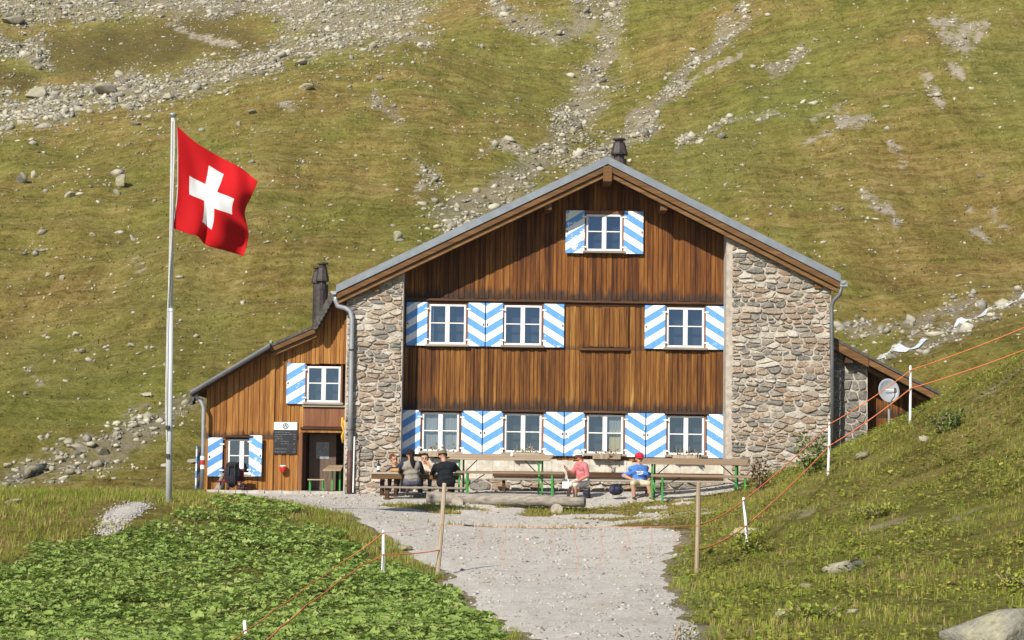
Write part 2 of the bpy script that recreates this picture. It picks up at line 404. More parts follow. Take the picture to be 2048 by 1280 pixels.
def shutter_mat(name, peel):
    q = NT(name, 0.5, 0.35); x, y, z = q.sep(q.pos((1, 1, 1), True))
    t = q.math('SUBTRACT', q.math('MULTIPLY', z, -1.0), q.math('MULTIPLY', q.math('ABSOLUTE', x), 0.62))
    fr_ = q.math('FRACT', q.math('ADD', q.math('DIVIDE', t, 0.362), 4.02))
    blue = q.math('LESS_THAN', fr_, 0.5)
    n = q.noise(q.pos((1, 1, 1)), 5, 5, 0.7); dirt = q.noise(q.pos((6, 6, 1.5)), 2.5, 5, 0.7)
    white = q.ramp(dirt, [(0.3, (0.70, 0.70, 0.69)), (0.6, (0.84, 0.84, 0.83))])
    bl = q.ramp(dirt, [(0.3, (0.085, 0.265, 0.60)), (0.7, (0.125, 0.34, 0.70))])
    blue = q.math('MULTIPLY', blue, q.math('LESS_THAN', n, peel))
    c = q.mix(blue, white, bl)
    old = q.math('GREATER_THAN', q.noise(q.pos((1, 1, 2)), 9, 5, 0.75), 0.60 + (peel - 0.62) * 0.4)
    c = q.mix(q.math('MULTIPLY', old, 0.6), c, (0.45, 0.42, 0.36))
    q.color(c); q.bump(q.noise(q.pos((30, 30, 2)), 1, 3), 0.15, 0.004); return q.m
def glass_mat():
    m_ = bpy.data.materials.new('window_glass'); m_.use_nodes = True; t = m_.node_tree; t.nodes.clear()
    o = t.nodes.new('ShaderNodeOutputMaterial'); mx = t.nodes.new('ShaderNodeMixShader'); tr = t.nodes.new('ShaderNodeBsdfTransparent'); gl = t.nodes.new('ShaderNodeBsdfGlossy')
    tr.inputs[0].default_value = (0.72, 0.78, 0.82, 1); gl.inputs[0].default_value = (0.42, 0.56, 0.80, 1); gl.inputs['Roughness'].default_value = 0.02; mx.inputs[0].default_value = 0.18
    t.links.new(tr.outputs[0], mx.inputs[1]); t.links.new(gl.outputs[0], mx.inputs[2]); t.links.new(mx.outputs[0], o.inputs[0]); return m_

M = {}
M['ground'] = terrain_mat(); M['gravel'] = gravel_mat()
WOOD = [(0.0, (0.018, 0.006, 0.002)), (0.28, (0.068, 0.023, 0.005)), (0.55, (0.155, 0.060, 0.011)), (0.8, (0.25, 0.115, 0.025)), (1.0, (0.38, 0.22, 0.07))]
M['wood'] = wood_mat('weathered_larch', WOOD, dark=[(2.08, 0.34, 0.9), (3.66, 0.14, 0.6)])
M['woodg'] = wood_mat('reddish_larch', [(0.0, (0.016, 0.005, 0.002)), (0.28, (0.062, 0.019, 0.004)), (0.55, (0.145, 0.050, 0.009)), (0.8, (0.24, 0.098, 0.019)), (1.0, (0.37, 0.20, 0.058))], dark=[(4.88, 0.34, 0.9)])
M['wood2'] = wood_mat('honey_larch', [(0.0, (0.07, 0.025, 0.007)), (0.3, (0.175, 0.067, 0.014)), (0.6, (0.30, 0.132, 0.031)), (1.0, (0.45, 0.24, 0.075))], dark=[(1.32, 0.22, 0.8)])
M['beam'] = wood_mat('dark_beam', [(0.0, (0.02, 0.010, 0.006)), (0.5, (0.07, 0.032, 0.014)), (1.0, (0.16, 0.08, 0.035))], vert=False)
M['rake'] = wood_mat('rake_timber', [(0.0, (0.05, 0.022, 0.008)), (0.5, (0.13, 0.064, 0.022)), (1.0, (0.24, 0.135, 0.055))], vert=False)
M['greywood'] = wood_mat('grey_timber', [(0.0, (0.12, 0.095, 0.075)), (0.5, (0.27, 0.235, 0.19)), (1.0, (0.42, 0.38, 0.32))], vert=False)
M['stake'] = wood_mat('stake_timber', [(0.0, (0.16, 0.11, 0.07)), (0.5, (0.33, 0.25, 0.17)), (1.0, (0.48, 0.40, 0.30))])
M['tabletop'] = wood_mat('table_board', [(0.0, (0.15, 0.10, 0.06)), (0.5, (0.27, 0.195, 0.125)), (1.0, (0.42, 0.33, 0.23))], vert=False)
M['jamb'] = wood_mat('window_jamb', [(0.0, (0.08, 0.03, 0.014)), (0.5, (0.19, 0.08, 0.04)), (1.0, (0.30, 0.15, 0.08))])
STONES = [(0.0, (0.10, 0.095, 0.09)), (0.22, (0.21, 0.195, 0.17)), (0.45, (0.33, 0.285, 0.225)), (0.62, (0.26, 0.17, 0.11)), (0.78, (0.41, 0.35, 0.27)), (1.0, (0.50, 0.475, 0.42))]
M['stone'] = rock_mat('wall_stone', STONES, 5.0, lichen=0.0)
M['stone_s'] = rock_mat('small_wall_stone', STONES, 5.0, lichen=0.0, cells=True)
M['stone_small'] = M['stone_s']
M['mortar'] = pm('lime_mortar', (0.30, 0.26, 0.215), (0.49, 0.435, 0.365), 9, bump=0.7, dist=0.03, rough=0.95)
M['whitewash'] = pm('whitewash', (0.36, 0.32, 0.26), (0.62, 0.58, 0.49), 5, bump=0.5, dist=0.03, rough=0.95)
M['rock'] = rock_mat('hill_rock', [(0.0, (0.09, 0.085, 0.072)), (0.35, (0.22, 0.205, 0.17)), (0.75, (0.36, 0.335, 0.27)), (1.0, (0.52, 0.485, 0.39))], 1.2, attr=True, lichen=0.5)
M['boulder'] = rock_mat('boulder_rock', [(0.0, (0.08, 0.075, 0.062)), (0.45, (0.21, 0.19, 0.15)), (1.0, (0.37, 0.335, 0.24))], 1.8, lichen=0.6)
M['paleboulder'] = rock_mat('pale_lichen_rock', [(0.0, (0.16, 0.15, 0.12)), (0.45, (0.36, 0.34, 0.27)), (1.0, (0.52, 0.49, 0.38))], 2.5, lichen=0.4)
M['sheet'] = pm('zinc_sheet', (0.16, 0.18, 0.20), (0.24, 0.26, 0.285), 3, rough=0.5, bump=0.05, metal=0.35, spec=0.5)
M['zinc'] = pm('zinc_pipe', (0.28, 0.29, 0.30), (0.42, 0.43, 0.44), 4, (1, 1, 0.4), rough=0.45, bump=0.03, metal=0.5, spec=0.5)
M['polemetal'] = pm('pole_aluminium', (0.44, 0.45, 0.46), (0.56, 0.57, 0.58), 4, (1, 1, 0.4), rough=0.5, bump=0, metal=0.0, spec=0.5)
M['greypipe'] = pm('dark_zinc_pipe', (0.09, 0.095, 0.10), (0.16, 0.165, 0.17), 4, (1, 1, 0.4), rough=0.5, bump=0.03, metal=0.2, spec=0.5)
M['darkmetal'] = pm('sooty_metal', (0.018, 0.014, 0.013), (0.06, 0.045, 0.04), 10, rough=0.6, bump=0.1, spec=0.4)
M['rustpipe'] = pm('brown_pipe', (0.055, 0.028, 0.022), (0.10, 0.055, 0.045), 8, rough=0.5, bump=0.05)
M['eternit'] = pm('dark_tile', (0.035, 0.033, 0.03), (0.12, 0.11, 0.10), 12, rough=0.9, bump=0.4)
M['white'] = pm('white_paint', (0.66, 0.65, 0.62), (0.84, 0.83, 0.81), 7, rough=0.5, bump=0.05)
M['shutter'] = shutter_mat('striped_shutter_paint', 0.66); M['shutter_old'] = shutter_mat('peeling_shutter_paint', 0.57)
M['edge'] = pm('shutter_edge', (0.04, 0.06, 0.16), (0.08, 0.10, 0.2), 8)
M['glass'] = glass_mat()
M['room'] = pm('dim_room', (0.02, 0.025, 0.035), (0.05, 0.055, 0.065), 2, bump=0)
M['curtain'] = pm('beige_curtain', (0.42, 0.30, 0.13), (0.62, 0.50, 0.28), 4, (8, 1, 0.5), bump=0.1)
M['net'] = pm('grey_net_curtain', (0.22, 0.21, 0.20), (0.36, 0.35, 0.33), 4, (8, 1, 0.5), bump=0.1)
M['concrete'] = pm('rough_concrete', (0.30, 0.275, 0.235), (0.47, 0.44, 0.385), 5, bump=0.5, dist=0.02, rough=0.95)
M['green'] = pm('green_steel', (0.03, 0.20, 0.035), (0.05, 0.30, 0.06), 6, rough=0.4, bump=0.05)
M['dkgreen'] = pm('dark_steel', (0.02, 0.05, 0.03), (0.05, 0.08, 0.06), 6, rough=0.5, bump=0.05)
def flag_mat(name, c):
    q = NT(name, 0.75, 0.15); n = q.noise(q.pos(), 60, 2); col = q.mix(q.math('MULTIPLY', n, 0.2), c, tuple(v * 0.8 for v in c)); q.color(col)
    tr = q.n('BsdfTranslucent'); q.t.links.new(col, tr.inputs[0]); mx = q.n('MixShader'); mx.inputs[0].default_value = 0.35
    q.t.links.new(q.b.outputs[0], mx.inputs[1]); q.t.links.new(tr.outputs[0], mx.inputs[2]); q.t.links.new(mx.outputs[0], q.t.nodes['Material Output'].inputs[0]); return q.m
M['red'] = flag_mat('flag_red', (0.62, 0.012, 0.016)); M['flagwhite'] = flag_mat('flag_white', (0.84, 0.84, 0.84))
M['orange'] = pm('orange_cord', (0.55, 0.14, 0.05), (0.68, 0.21, 0.08), 20, bump=0)
M['rope'] = pm('pale_cord', (0.5, 0.48, 0.45), (0.7, 0.68, 0.64), 20, bump=0)
M['black'] = pm('chalkboard', (0.012, 0.013, 0.016), (0.03, 0.03, 0.034), 10, rough=0.6, bump=0)
M['chalk'] = pm('chalk', (0.40, 0.42, 0.46), (0.6, 0.62, 0.65), 30, bump=0)
M['navy'] = pm('navy_ink', (0.03, 0.045, 0.09), (0.05, 0.07, 0.13), 30, bump=0)
M['redpaint'] = pm('red_enamel', (0.42, 0.015, 0.015), (0.55, 0.03, 0.03), 8, rough=0.35, bump=0, spec=0.5)
M['door'] = pm('brown_door', (0.09, 0.06, 0.045), (0.14, 0.10, 0.075), 4, (6, 6, 0.6), bump=0.1)
M['paper'] = pm('grey_paper', (0.16, 0.17, 0.18), (0.32, 0.34, 0.36), 12, bump=0)
M['yellow'] = pm('yellow_cord', (0.5, 0.28, 0.02), (0.62, 0.38, 0.05), 20, bump=0)
M['dish'] = pm('dish_grey', (0.24, 0.255, 0.275), (0.32, 0.335, 0.355), 3, rough=0.5, bump=0)
def cloth(name, c, v=0.25): return pm(name, tuple(x * (1 - v) for x in c), tuple(min(1, x * (1 + v)) for x in c), 14, rough=0.9, bump=0.8, dist=0.03, spec=0.15)
M['skin'] = pm('skin', (0.42, 0.22, 0.14), (0.50, 0.28, 0.19), 14, rough=.6, bump=0); M['skin_red'] = pm('sunburnt_skin', (0.44, 0.18, 0.12), (0.52, 0.24, 0.165), 14, rough=.6, bump=0)
M['hair_brown'] = cloth('brown_hair', (0.11, 0.045, 0.02), 0.4); M['hair_dark'] = cloth('dark_hair', (0.022, 0.014, 0.010), 0.4)
M['tee_dark'] = cloth('charcoal_cotton', (0.030, 0.034, 0.045)); M['vest'] = cloth('grey_fleece', (0.25, 0.225, 0.19), 0.15)
M['slate'] = cloth('slate_trousers', (0.10, 0.105, 0.13)); M['jacket'] = cloth('black_jacket', (0.012, 0.014, 0.016)); M['khaki'] = cloth('khaki_cap', (0.16, 0.13, 0.06))
M['cream'] = cloth('cream_shirt', (0.48, 0.42, 0.32)); M['pink'] = cloth('checked_pink_shirt', (0.46, 0.15, 0.16), 0.3); M['offwhite'] = cloth('offwhite_cotton', (0.66, 0.64, 0.58), 0.1)
M['blue'] = cloth('blue_polo', (0.07, 0.19, 0.52), 0.2); M['redcap'] = cloth('red_cap', (0.48, 0.025, 0.04)); M['beige'] = cloth('beige_shorts', (0.50, 0.42, 0.30))
M['dark'] = cloth('dark_nylon', (0.022, 0.022, 0.028)); M['navybag'] = cloth('navy_nylon', (0.04, 0.045, 0.09)); M['maroon'] = cloth('maroon_nylon', (0.13, 0.02, 0.025)); M['shoe'] = cloth('boot_leather', (0.06, 0.045, 0.035))
M['bottle'] = pm('dark_bottle', (0.012, 0.014, 0.01), (0.02, 0.022, 0.015), 5, rough=0.1, bump=0, spec=0.6); M['label'] = pm('bottle_label', (0.7, 0.7, 0.7), (0.8, 0.8, 0.8), 5, bump=0)
M['bread'] = pm('bread_crust', (0.32, 0.16, 0.05), (0.5, 0.28, 0.1), 20)
M['butterbur'] = leaf_mat('dock_leaf', [(0, (0.12, 0.185, 0.034)), (0.35, (0.22, 0.315, 0.06)), (0.7, (0.30, 0.40, 0.095)), (.93, (0.34, 0.38, 0.12)), (1.0, (0.38, 0.30, 0.13))], 0.28, 0.5)
M['grass'] = leaf_mat('grass_blade', [(0, (0.15, 0.22, 0.024)), (0.45, (0.29, 0.345, 0.046)), (0.8, (0.42, 0.41, 0.08)), (1, (0.55, 0.46, 0.19))], 0.45)
M['drygrass'] = leaf_mat('dry_grass_blade', [(0, (0.20, 0.17, 0.04)), (0.4, (0.34, 0.26, 0.08)), (0.7, (0.45, 0.34, 0.13)), (1, (0.54, 0.42, 0.22))], 0.4)
M['herb'] = leaf_mat('herb_leaf', [(0, (0.07, 0.12, 0.016)), (0.35, (0.19, 0.25, 0.03)), (0.7, (0.34, 0.35, 0.05)), (.9, (0.45, 0.39, 0.08)), (1, (0.40, 0.25, 0.09))], 0.3)
M['shrubleaf'] = leaf_mat('shrub_leaf', [(0, (0.07, 0.12, 0.022)), (0.5, (0.15, 0.22, 0.045)), (1, (0.24, 0.30, 0.09))], 0.3)
M['dryherb'] = leaf_mat('dry_herb', [(0, (0.05, 0.03, 0.015)), (0.5, (0.15, 0.10, 0.045)), (1, (0.30, 0.22, 0.11))], 0.2)
M['fireweed'] = leaf_mat('fireweed_petal', [(0, (0.25, 0.05, 0.22)), (1, (0.45, 0.12, 0.38))], 0.3)
M['whiteflower'] = leaf_mat('white_petal', [(0, (0.55, 0.53, 0.48)), (1, (0.8, 0.78, 0.72))], 0.2)
M['water'] = pm('white_water', (0.45, 0.48, 0.5), (0.75, 0.77, 0.78), 3, rough=0.25, bump=0.6, dist=0.1, spec=0.5)
M['log'] = pm('grey_log', (0.13, 0.11, 0.088), (0.33, 0.295, 0.245), 3.0, (0.6, 6, 6), bump=0.4, dist=0.02, rough=0.9)
M['logend'] = pm('log_end', (0.28, 0.24, 0.18), (0.44, 0.40, 0.33), 12, bump=0.2)

# ------------------------------------------------------------------ ground cover painted on the place (what grows or lies where, and shade on the moraine face)
def seg_d(px, py, pts):
    best = np.full(px.shape, 1e9)
    for (x0, y0, w0), (x1, y1, w1) in zip(pts[:-1], pts[1:]):
        dx, dy = x1 - x0, y1 - y0; L = dx * dx + dy * dy + 1e-9
        t = np.clip(((px - x0) * dx + (py - y0) * dy) / L, 0, 1)
        d = np.hypot(px - x0 - t * dx, py - y0 - t * dy) / (w0 + (w1 - w0) * t)
        best = np.minimum(best, d)
    return best
SCREE = [
    [(-300, 0, 60), (0, 5, 50), (250, 15, 34), (480, 2, 30)], [(520, -10, 40), (640, 30, 60), (760, 50, 60), (830, 20, 50)], [(640, -60, 120), (760, -60, 120)],
    [(-200, 280, 46), (0, 230, 44), (150, 195, 40), (300, 180, 34), (450, 150, 30), (560, 110, 36), (640, 80, 40)], [(0, 100, 30), (90, 120, 26)],
    [(1250, -60, 40), (1220, 60, 34), (1200, 150, 42), (1160, 230, 42), (1120, 290, 40), (1040, 360, 34), (940, 420, 36), (880, 455, 34)],
    [(1300, 240, 20), (1230, 290, 34), (1180, 330, 34)], [(1500, 20, 18), (1420, 110, 18), (1330, 190, 22), (1260, 270, 22), (1150, 340, 22)], [(1600, 100, 16), (1560, 140, 16)],
    [(20, 960, 30), (130, 920, 48), (230, 890, 56), (320, 850, 40), (400, 790, 30)], [(780, 70, 26), (830, 80, 24)], [(760, 190, 16), (800, 230, 16)], [(840, 330, 12), (870, 370, 14)],
    [(1680, 660, 12), (1760, 650, 20), (1860, 640, 16), (1980, 600, 14)], [(1760, 715, 12), (1850, 680, 18), (1960, 630, 16), (2060, 590, 14)],
    [(1350, 290, 8), (1550, 230, 8)], [(950, 300, 10), (1000, 280, 10)], [(1000, 30, 22), (1120, 70, 30), (1180, 20, 40)], [(90, 90, 20), (30, 90, 18)]]
MORAINE_SHADE = [[(110, 110, 42), (280, 100, 52), (420, 60, 42), (530, 110, 26)], [(-60, 160, 30), (60, 160, 16)], [(480, 10, 20), (420, 40, 20)]]  # moraine slope turned from the sun: its shade painted as dark brown-olive turf
BARE = [[(1870, 45, 16), (1920, 70, 34), (1965, 60, 18)], [(1690, 245, 18), (1735, 240, 14)], [(1665, 262, 5), (1600, 290, 4)], [(1625, 240, 6), (1700, 205, 6)], [(1735, 385, 12), (1765, 410, 18), (1795, 440, 10)],
        [(1855, 160, 16), (1885, 210, 8)], [(1905, 130, 10), (1925, 165, 8)], [(1785, 285, 8), (1815, 340, 8)], [(1945, 455, 8), (1978, 485, 8)], [(1985, 420, 8), (2015, 465, 8)], [(1300, 235, 10), (1275, 280, 8)],
        [(1010, 285, 14), (1050, 315, 14)], [(1340, 190, 6), (1480, 110, 6)], [(1670, 412, 8), (1685, 420, 6)], [(1935, 400, 5), (1940, 420, 4)], [(265, 520, 8), (275, 540, 8)], [(60, 740, 8), (80, 770, 6)], [(850, 350, 10), (830, 395, 8)], [(560, 210, 8), (590, 215, 8)], [(330, 50, 6), (400, 80, 10), (480, 90, 8)]]
GREEN = [[(1040, 330, 30), (1060, 380, 26)], [(100, 740, 60), (300, 740, 60)], [(1940, 90, 40), (2048, 160, 60)], [(1050, 430, 40), (960, 440, 30)], [(1700, 690, 16), (1800, 680, 14)], [(300, 560, 60), (420, 620, 50)], [(1400, 330, 50), (1600, 200, 40)], [(1020, 350, 20), (900, 400, 30)]]
def cover_far(x, y, z):
    px, py = proj(x, y, z)
    wob = fbm(px / 45, py / 45, 4) * 70; wob2 = fbm(px / 45 + 40, py / 45, 4) * 70
    p0, q0 = px, py; px = px + wob; py = py + wob2
    def fld(lst, soft):
        v = np.zeros(px.shape)
        for pl in lst: v = np.maximum(v, np.clip(1.0 - (seg_d(px, py, pl) - 0.55) / soft, 0, 1))
        return v
    sc = np.zeros(px.shape)
    for pl in SCREE: sc = np.maximum(sc, np.exp(-(seg_d(px, py, pl) * .95) ** 2))
    sc = np.clip(sc + .5 * fbm(p0 / 22, q0 / 16, 4) * (sc > .06), 0, 1)
    px = p0 + wob * .35; py = q0 + wob2 * .35
    ba = fld(BARE, 1.0) * np.clip(.85 + fbm(p0 / 9, q0 / 9, 3) * 2.2, 0, 1.2); gr = fld(GREEN, 2.0) * .55 - fld(MORAINE_SHADE, .7)
    patch = np.clip(fbm(x / 7, y / 7, 3) * 2.4 - 0.55, 0, 1) * np.clip((px + 50) / 500, 0.3, 1)
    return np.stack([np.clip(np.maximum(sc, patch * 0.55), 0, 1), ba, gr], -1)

# path outline in the ground plane: half width about a centre line
PATH_PX = [(1218, 1280, 172), (1165, 1215, 192), (1118, 1150, 228), (1085, 1100, 298), (1040, 1060, 345)]
pc = [(hit(a, b), hit(a - w, b), hit(a + w, b)) for a, b, w in PATH_PX]
PCY = np.array([p[0].y for p in pc]); PCL = np.array([p[1].x for p in pc]); PCR = np.array([p[2].x for p in pc])
STRIP = [(lambda c, t, b: (c.x, c.y, max(.5, (t.y - b.y) / 2 * 1.15)))(hit(px_, (a_ + b_) / 2), hit(px_, a_), hit(px_, b_)) for px_, a_, b_ in ((850, 1004, 1024), (930, 1012, 1034), (1060, 1014, 1038), (1190, 1008, 1040), (1330, 1002, 1036), (1470, 1003, 1034))]
def path_mask(x, y):
    """>0.5 on the gravel"""
    l = np.interp(y, PCY, PCL); r = np.interp(y, PCY, PCR)
    wob = fbm(x / 1.4, y / 1.4, 4) * 0.8
    e = np.minimum(x - l, r - x)                         # metres inside the edges
    e = np.where(y < PCY[0], np.minimum(x - (PCL[0] - 0.02 * (PCY[0] - y)), PCR[0] + 0.02 * (PCY[0] - y) - x), e)
    yard_l = np.interp(y, [-8.5, -7, -5, -3, -1, 2], [-3.4, -4.2, -5.6, -6.6, -7.4, -7.4])
    yard_r = np.interp(y, [-8.5, -6, -4, -1.5], [4.6, 4.9, 5.2, 5.6])
    yard = np.minimum(np.minimum(x - yard_l, yard_r - x), np.minimum(y + 8.0, 2.0 - y))
    e = np.where(y > PCY[-1], yard, np.maximum(e, yard))
    strip = np.clip(1.25 - seg_d(np.asarray(x, float), np.asarray(y, float), STRIP), 0, 1)      # grass strip below the log and in front of the tables
    e = np.minimum(e, 1.1) - strip * 2.2 * np.clip(0.70 + fbm(x / 0.8 + 3, y / 0.5, 4) * 2.6, 0, 1.3)
    return 0.5 + (e + wob) * 0.8
def in_poly(px, py, poly):
    ins = np.zeros(px.shape, bool); n = len(poly)
    for i in range(n):
        x0, y0 = poly[i]; x1, y1 = poly[(i + 1) % n]
        c = ((y0 > py) != (y1 > py)) & (px < (x1 - x0) * (py - y0) / (y1 - y0 + 1e-12) + x0); ins ^= c
    return ins
LEAFPOLY = [(-900, 1170), (0, 1130), (150, 1080), (220, 1060), (330, 1035), (400, 1006), (450, 998), (540, 1018), (610, 1050), (700, 1092), (780, 1130), (860, 1160), (930, 1195), (985, 1240), (1010, 1280), (1040, 1400), (-900, 1400)]
HEAP = hit(245, 1030)

def grid_axis(parts):
    out = [parts[0][0]]
    for a, b, st in parts:
        n = max(1, int(round((b - a) / st))); out += list(np.linspace(a, b, n + 1)[1:])
    return np.array(out)
def grid_mesh(name, xs, ys, zf, mat, cov, near, mask=None, lift=0.0):
    X, Y = np.meshgrid(xs, ys); Z = zf(X, Y)
    V = np.stack([X.ravel(), Y.ravel(), Z.ravel()], -1)
    nx, ny = len(xs), len(ys); i = np.arange(nx * ny).reshape(ny, nx)
    Q = np.stack([i[:-1, :-1], i[:-1, 1:], i[1:, 1:], i[1:, :-1]], -1).reshape(-1, 4)
    if mask is not None:
        mk = mask(X, Y).ravel(); Q = Q[(mk[Q] > 0.30).any(1)]
        used = np.unique(Q); re = np.full(len(V), -1); re[used] = np.arange(len(used)); V = V[used]; Q = re[Q]
    at = {}
    if cov is not None: at = {'cover': cov(V[:, 0], V[:, 1], V[:, 2]), 'near': np.full(len(V), near, np.float32)}
    return obj_np(name, V, Q, mat, at, True, None, 'structure')
def cover_near(x, y, z):
    px, py = proj(x, y, z)
    leaf = in_poly(px, py, LEAFPOLY).astype(float)
    pm_ = path_mask(x, y)
    edge = np.clip((pm_ + 0.25) / 0.7, 0, 1) * 0.85
    dry = np.clip(fbm(x / 1.3, y / 1.3, 4) * 2.6 - 0.22, 0, 0.8)
    return np.stack([np.maximum(edge, dry * (1 - leaf)), np.zeros_like(x), np.maximum(leaf, .3 * ((x > 1.5) & (pm_ < .3) & ((x > 5.3) | (y < -8.5))))], -1)
gx = grid_axis([(-240, -60, 20), (-60, -16, 2), (-16, 14, 0.14), (14, 60, 2), (60, 240, 20)])
gy = grid_axis([(-300, -80, 20), (-80, -34, 2), (-34, 2, 0.14), (2, 6, 0.25)])
grid_mesh('ground', gx, gy, H, M['ground'], cover_near, 1.0)
hx = grid_axis([(-240, -90, 20), (-90, -50, 1.2), (-50, 50, 0.4), (50, 90, 1.2), (90, 240, 20)])
hy = grid_axis([(6, 60, 0.4), (60, 180, 0.45), (180, 240, 5)])
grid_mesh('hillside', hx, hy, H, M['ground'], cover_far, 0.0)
tx = grid_axis([(-9, 7, 0.1)]); ty = grid_axis([(-48, -34, 0.5), (-34, 2, 0.1)])
grid_mesh('path', tx, ty, lambda x, y: H(x, y) + np.clip(path_mask(x, y) - 0.5, -0.25, 0.3) * 0.12 + fbm(x / .5, y / .9, 3) * .03, M['gravel'], None, 1.0, mask=path_mask)

# stream on the right
sm = MB(); sp_px = [(1700, 742), (1760, 716), (1810, 700), (1860, 682), (1910, 655), (1960, 632), (2010, 612), (2080, 585)]
sc_ = [hit(a, b, 58) for a, b in sp_px]; vs = []; fs = []
fine = []
for a, b in zip(sc_[:-1], sc_[1:]):
    for k in range(6): fine.append(a.lerp(b, k / 6))
for i, p in enumerate(fine):
    w = 0.16 + 0.14 * math.sin(i * 1.3)
    off = 0.35 * math.sin(i * 0.8)
    for s_ in (-1, 1):
        x, y = p.x + s_ * w * 0.3, p.y + s_ * w * 1.6 + off
        vs.append((x, y, h1(x, y) + 0.04))
for i in range(len(fine) - 1): fs.append((2 * i, 2 * i + 2, 2 * i + 3, 2 * i + 1))
tag(sm.add(vs, fs).build('stream', M['water'], smooth=True), kind='structure')

# ------------------------------------------------------------------ main house
ROOT = thing('stone_house', (1.3, 0, 0), 'large stone and timber mountain hut with blue striped shutters under a grey gable roof', 'house')
YS = -0.7                      # front of the stone walls; the timber front stands 0.7 m behind
XL, XI, XJ, XR = W(690, 800, YS).x, W(805, 700, YS).x, W(1452, 700, YS).x, W(1662, 700, YS).x
RIDGE = W(1216, 313, -1.0); EL = W(672, 572, -1.0); ER = W(1682, 548, -1.0)
SLOPE = ((RIDGE.z - EL.z) / (RIDGE.x - EL.x) + (RIDGE.z - ER.z) / (ER.x - RIDGE.x)) / 2
EL.z = RIDGE.z - SLOPE * (RIDGE.x - EL.x); ER.z = RIDGE.z - SLOPE * (ER.x - RIDGE.x)
def roof_z(x): return RIDGE.z - SLOPE * abs(x - RIDGE.x)
BACK = 9.0
def clip_poly(poly, a, b, c):                    # keep a*x+b*z<=c
    out = []
    for i in range(len(poly)):
        p, q = poly[i], poly[(i + 1) % len(poly)]
        dp, dq = a * p[0] + b * p[1] - c, a * q[0] + b * q[1] - c
        if dp <= 0: out.append(p)
        if (dp < 0) != (dq < 0) and dp != dq:
            t = dp / (dp - dq); out.append((p[0] + (q[0] - p[0]) * t, p[1] + (q[1] - p[1]) * t))
    return out
def area(p): return 0.5 * sum(p[i][0] * p[(i + 1) % len(p)][1] - p[(i + 1) % len(p)][0] * p[i][1] for i in range(len(p)))
STONE_POOL = []
def rubble(parent, poly, yf, cw, ch, seed, depth=0.048, joined=False):
    """lays uneven flat stones in rough courses over the polygon (x,z)"""
    rr = random.Random(seed); xs = [p[0] for p in poly]; zs = [p[1] for p in poly]
    seeds = []; z = min(zs) - ch * 0.3
    while z < max(zs) + ch:
        hh = ch * rr.choice((.55, .75, .9, 1.1, 1.45)); x = min(xs) - cw * rr.random()
        while x < max(xs) + cw:
            w = cw * rr.choice((.4, .6, .8, 1.0, 1.3, 1.7)) * rr.uniform(.85, 1.15) * (hh / ch) ** .3
            if rr.random() < .16 and hh > ch * .85: seeds.append((x + w / 2, z + hh * .28)); seeds.append((x + w * rr.uniform(.35, .65), z + hh * .76))
            else: seeds.append((x + w / 2, z + hh / 2 + rr.uniform(-.22, .22) * hh))
            x += w
        z += hh
    K = cw / ch * 0.8
    mbj = MB()
    for i, (sx, sz) in enumerate(seeds):
        cell = list(poly)
        for j, (ox, oz) in enumerate(seeds):
            if j == i or abs(ox - sx) > cw * 3.5 or abs(oz - sz) > ch * 4: continue
            a, b = (ox - sx), (oz - sz) * K * K; mx, mz = (ox + sx) / 2, (oz + sz) / 2
            sk = rr.uniform(-.10, .10) * abs(a)                      # joints lean a little
            cell = clip_poly(cell, a, b, a * mx + b * mz - sk * .02)
            if len(cell) < 3: break
        if len(cell) < 3 or area(cell) < 0.003: continue
        cx = sum(p[0] for p in cell) / len(cell); cz = sum(p[1] for p in cell) / len(cell)
        pts = []
        for k in range(len(cell)):
            p, q = cell[k], cell[(k + 1) % len(cell)]; L = math.hypot(q[0] - p[0], q[1] - p[1]); n = max(1, int(round(L / 0.075)))
            for t in range(n): pts.append((p[0] + (q[0] - p[0]) * t / n, p[1] + (q[1] - p[1]) * t / n))
        n = len(pts)
        sm = rr.uniform(.1, .45)
        pts = [(pts[k][0] * (1 - sm) + (pts[k - 1][0] + pts[(k + 1) % n][0]) / 2 * sm, pts[k][1] * (1 - sm) + (pts[k - 1][1] + pts[(k + 1) % n][1]) / 2 * sm) for k in range(n)]
        gap = rr.choice((.003, .005, .009, .016)); ring0 = []; ring1 = []; ring2 = []
        tx_, tz_ = rr.uniform(-.12, .12), rr.uniform(-.25, .12); pr = rr.uniform(0.012, depth)
        for (x, z) in pts:
            d = math.hypot(x - cx, z - cz) + 1e-6; k = max(0.4, 1 - (gap * rr.uniform(0.4, 1.6) + abs(rr.gauss(0, .006))) / d)
            bx, bz = cx + (x - cx) * k, cz + (z - cz) * k
            tl = ((x - cx) * tx_ + (z - cz) * tz_)
            ring0.append((bx, yf + 0.03, bz))
            ring1.append((cx + (bx - cx) * 0.985, yf - pr * rr.uniform(0.5, 0.9) - tl, cz + (bz - cz) * 0.97))
            k2 = rr.uniform(0.72, 0.9); ring2.append((cx + (bx - cx) * k2, yf - pr - rr.uniform(-.004, .010) - tl, cz + (bz - cz) * k2))
        vs = ring0 + ring1 + ring2 + [(cx + rr.uniform(-.03, .03), yf - pr - rr.uniform(-.005, .014), cz)]; fs = []
        for a_ in (0, n):
            for k in range(n): k2 = (k + 1) % n; fs.append((a_ + k, a_ + k2, a_ + n + k2, a_ + n + k))
        for k in range(n): fs.append((2 * n + k, 2 * n + (k + 1) % n, 3 * n))
        if joined: mbj.add(vs, fs)
        else: STONE_POOL.append((area(cell), parent, vs, fs))
    if joined: return mbj
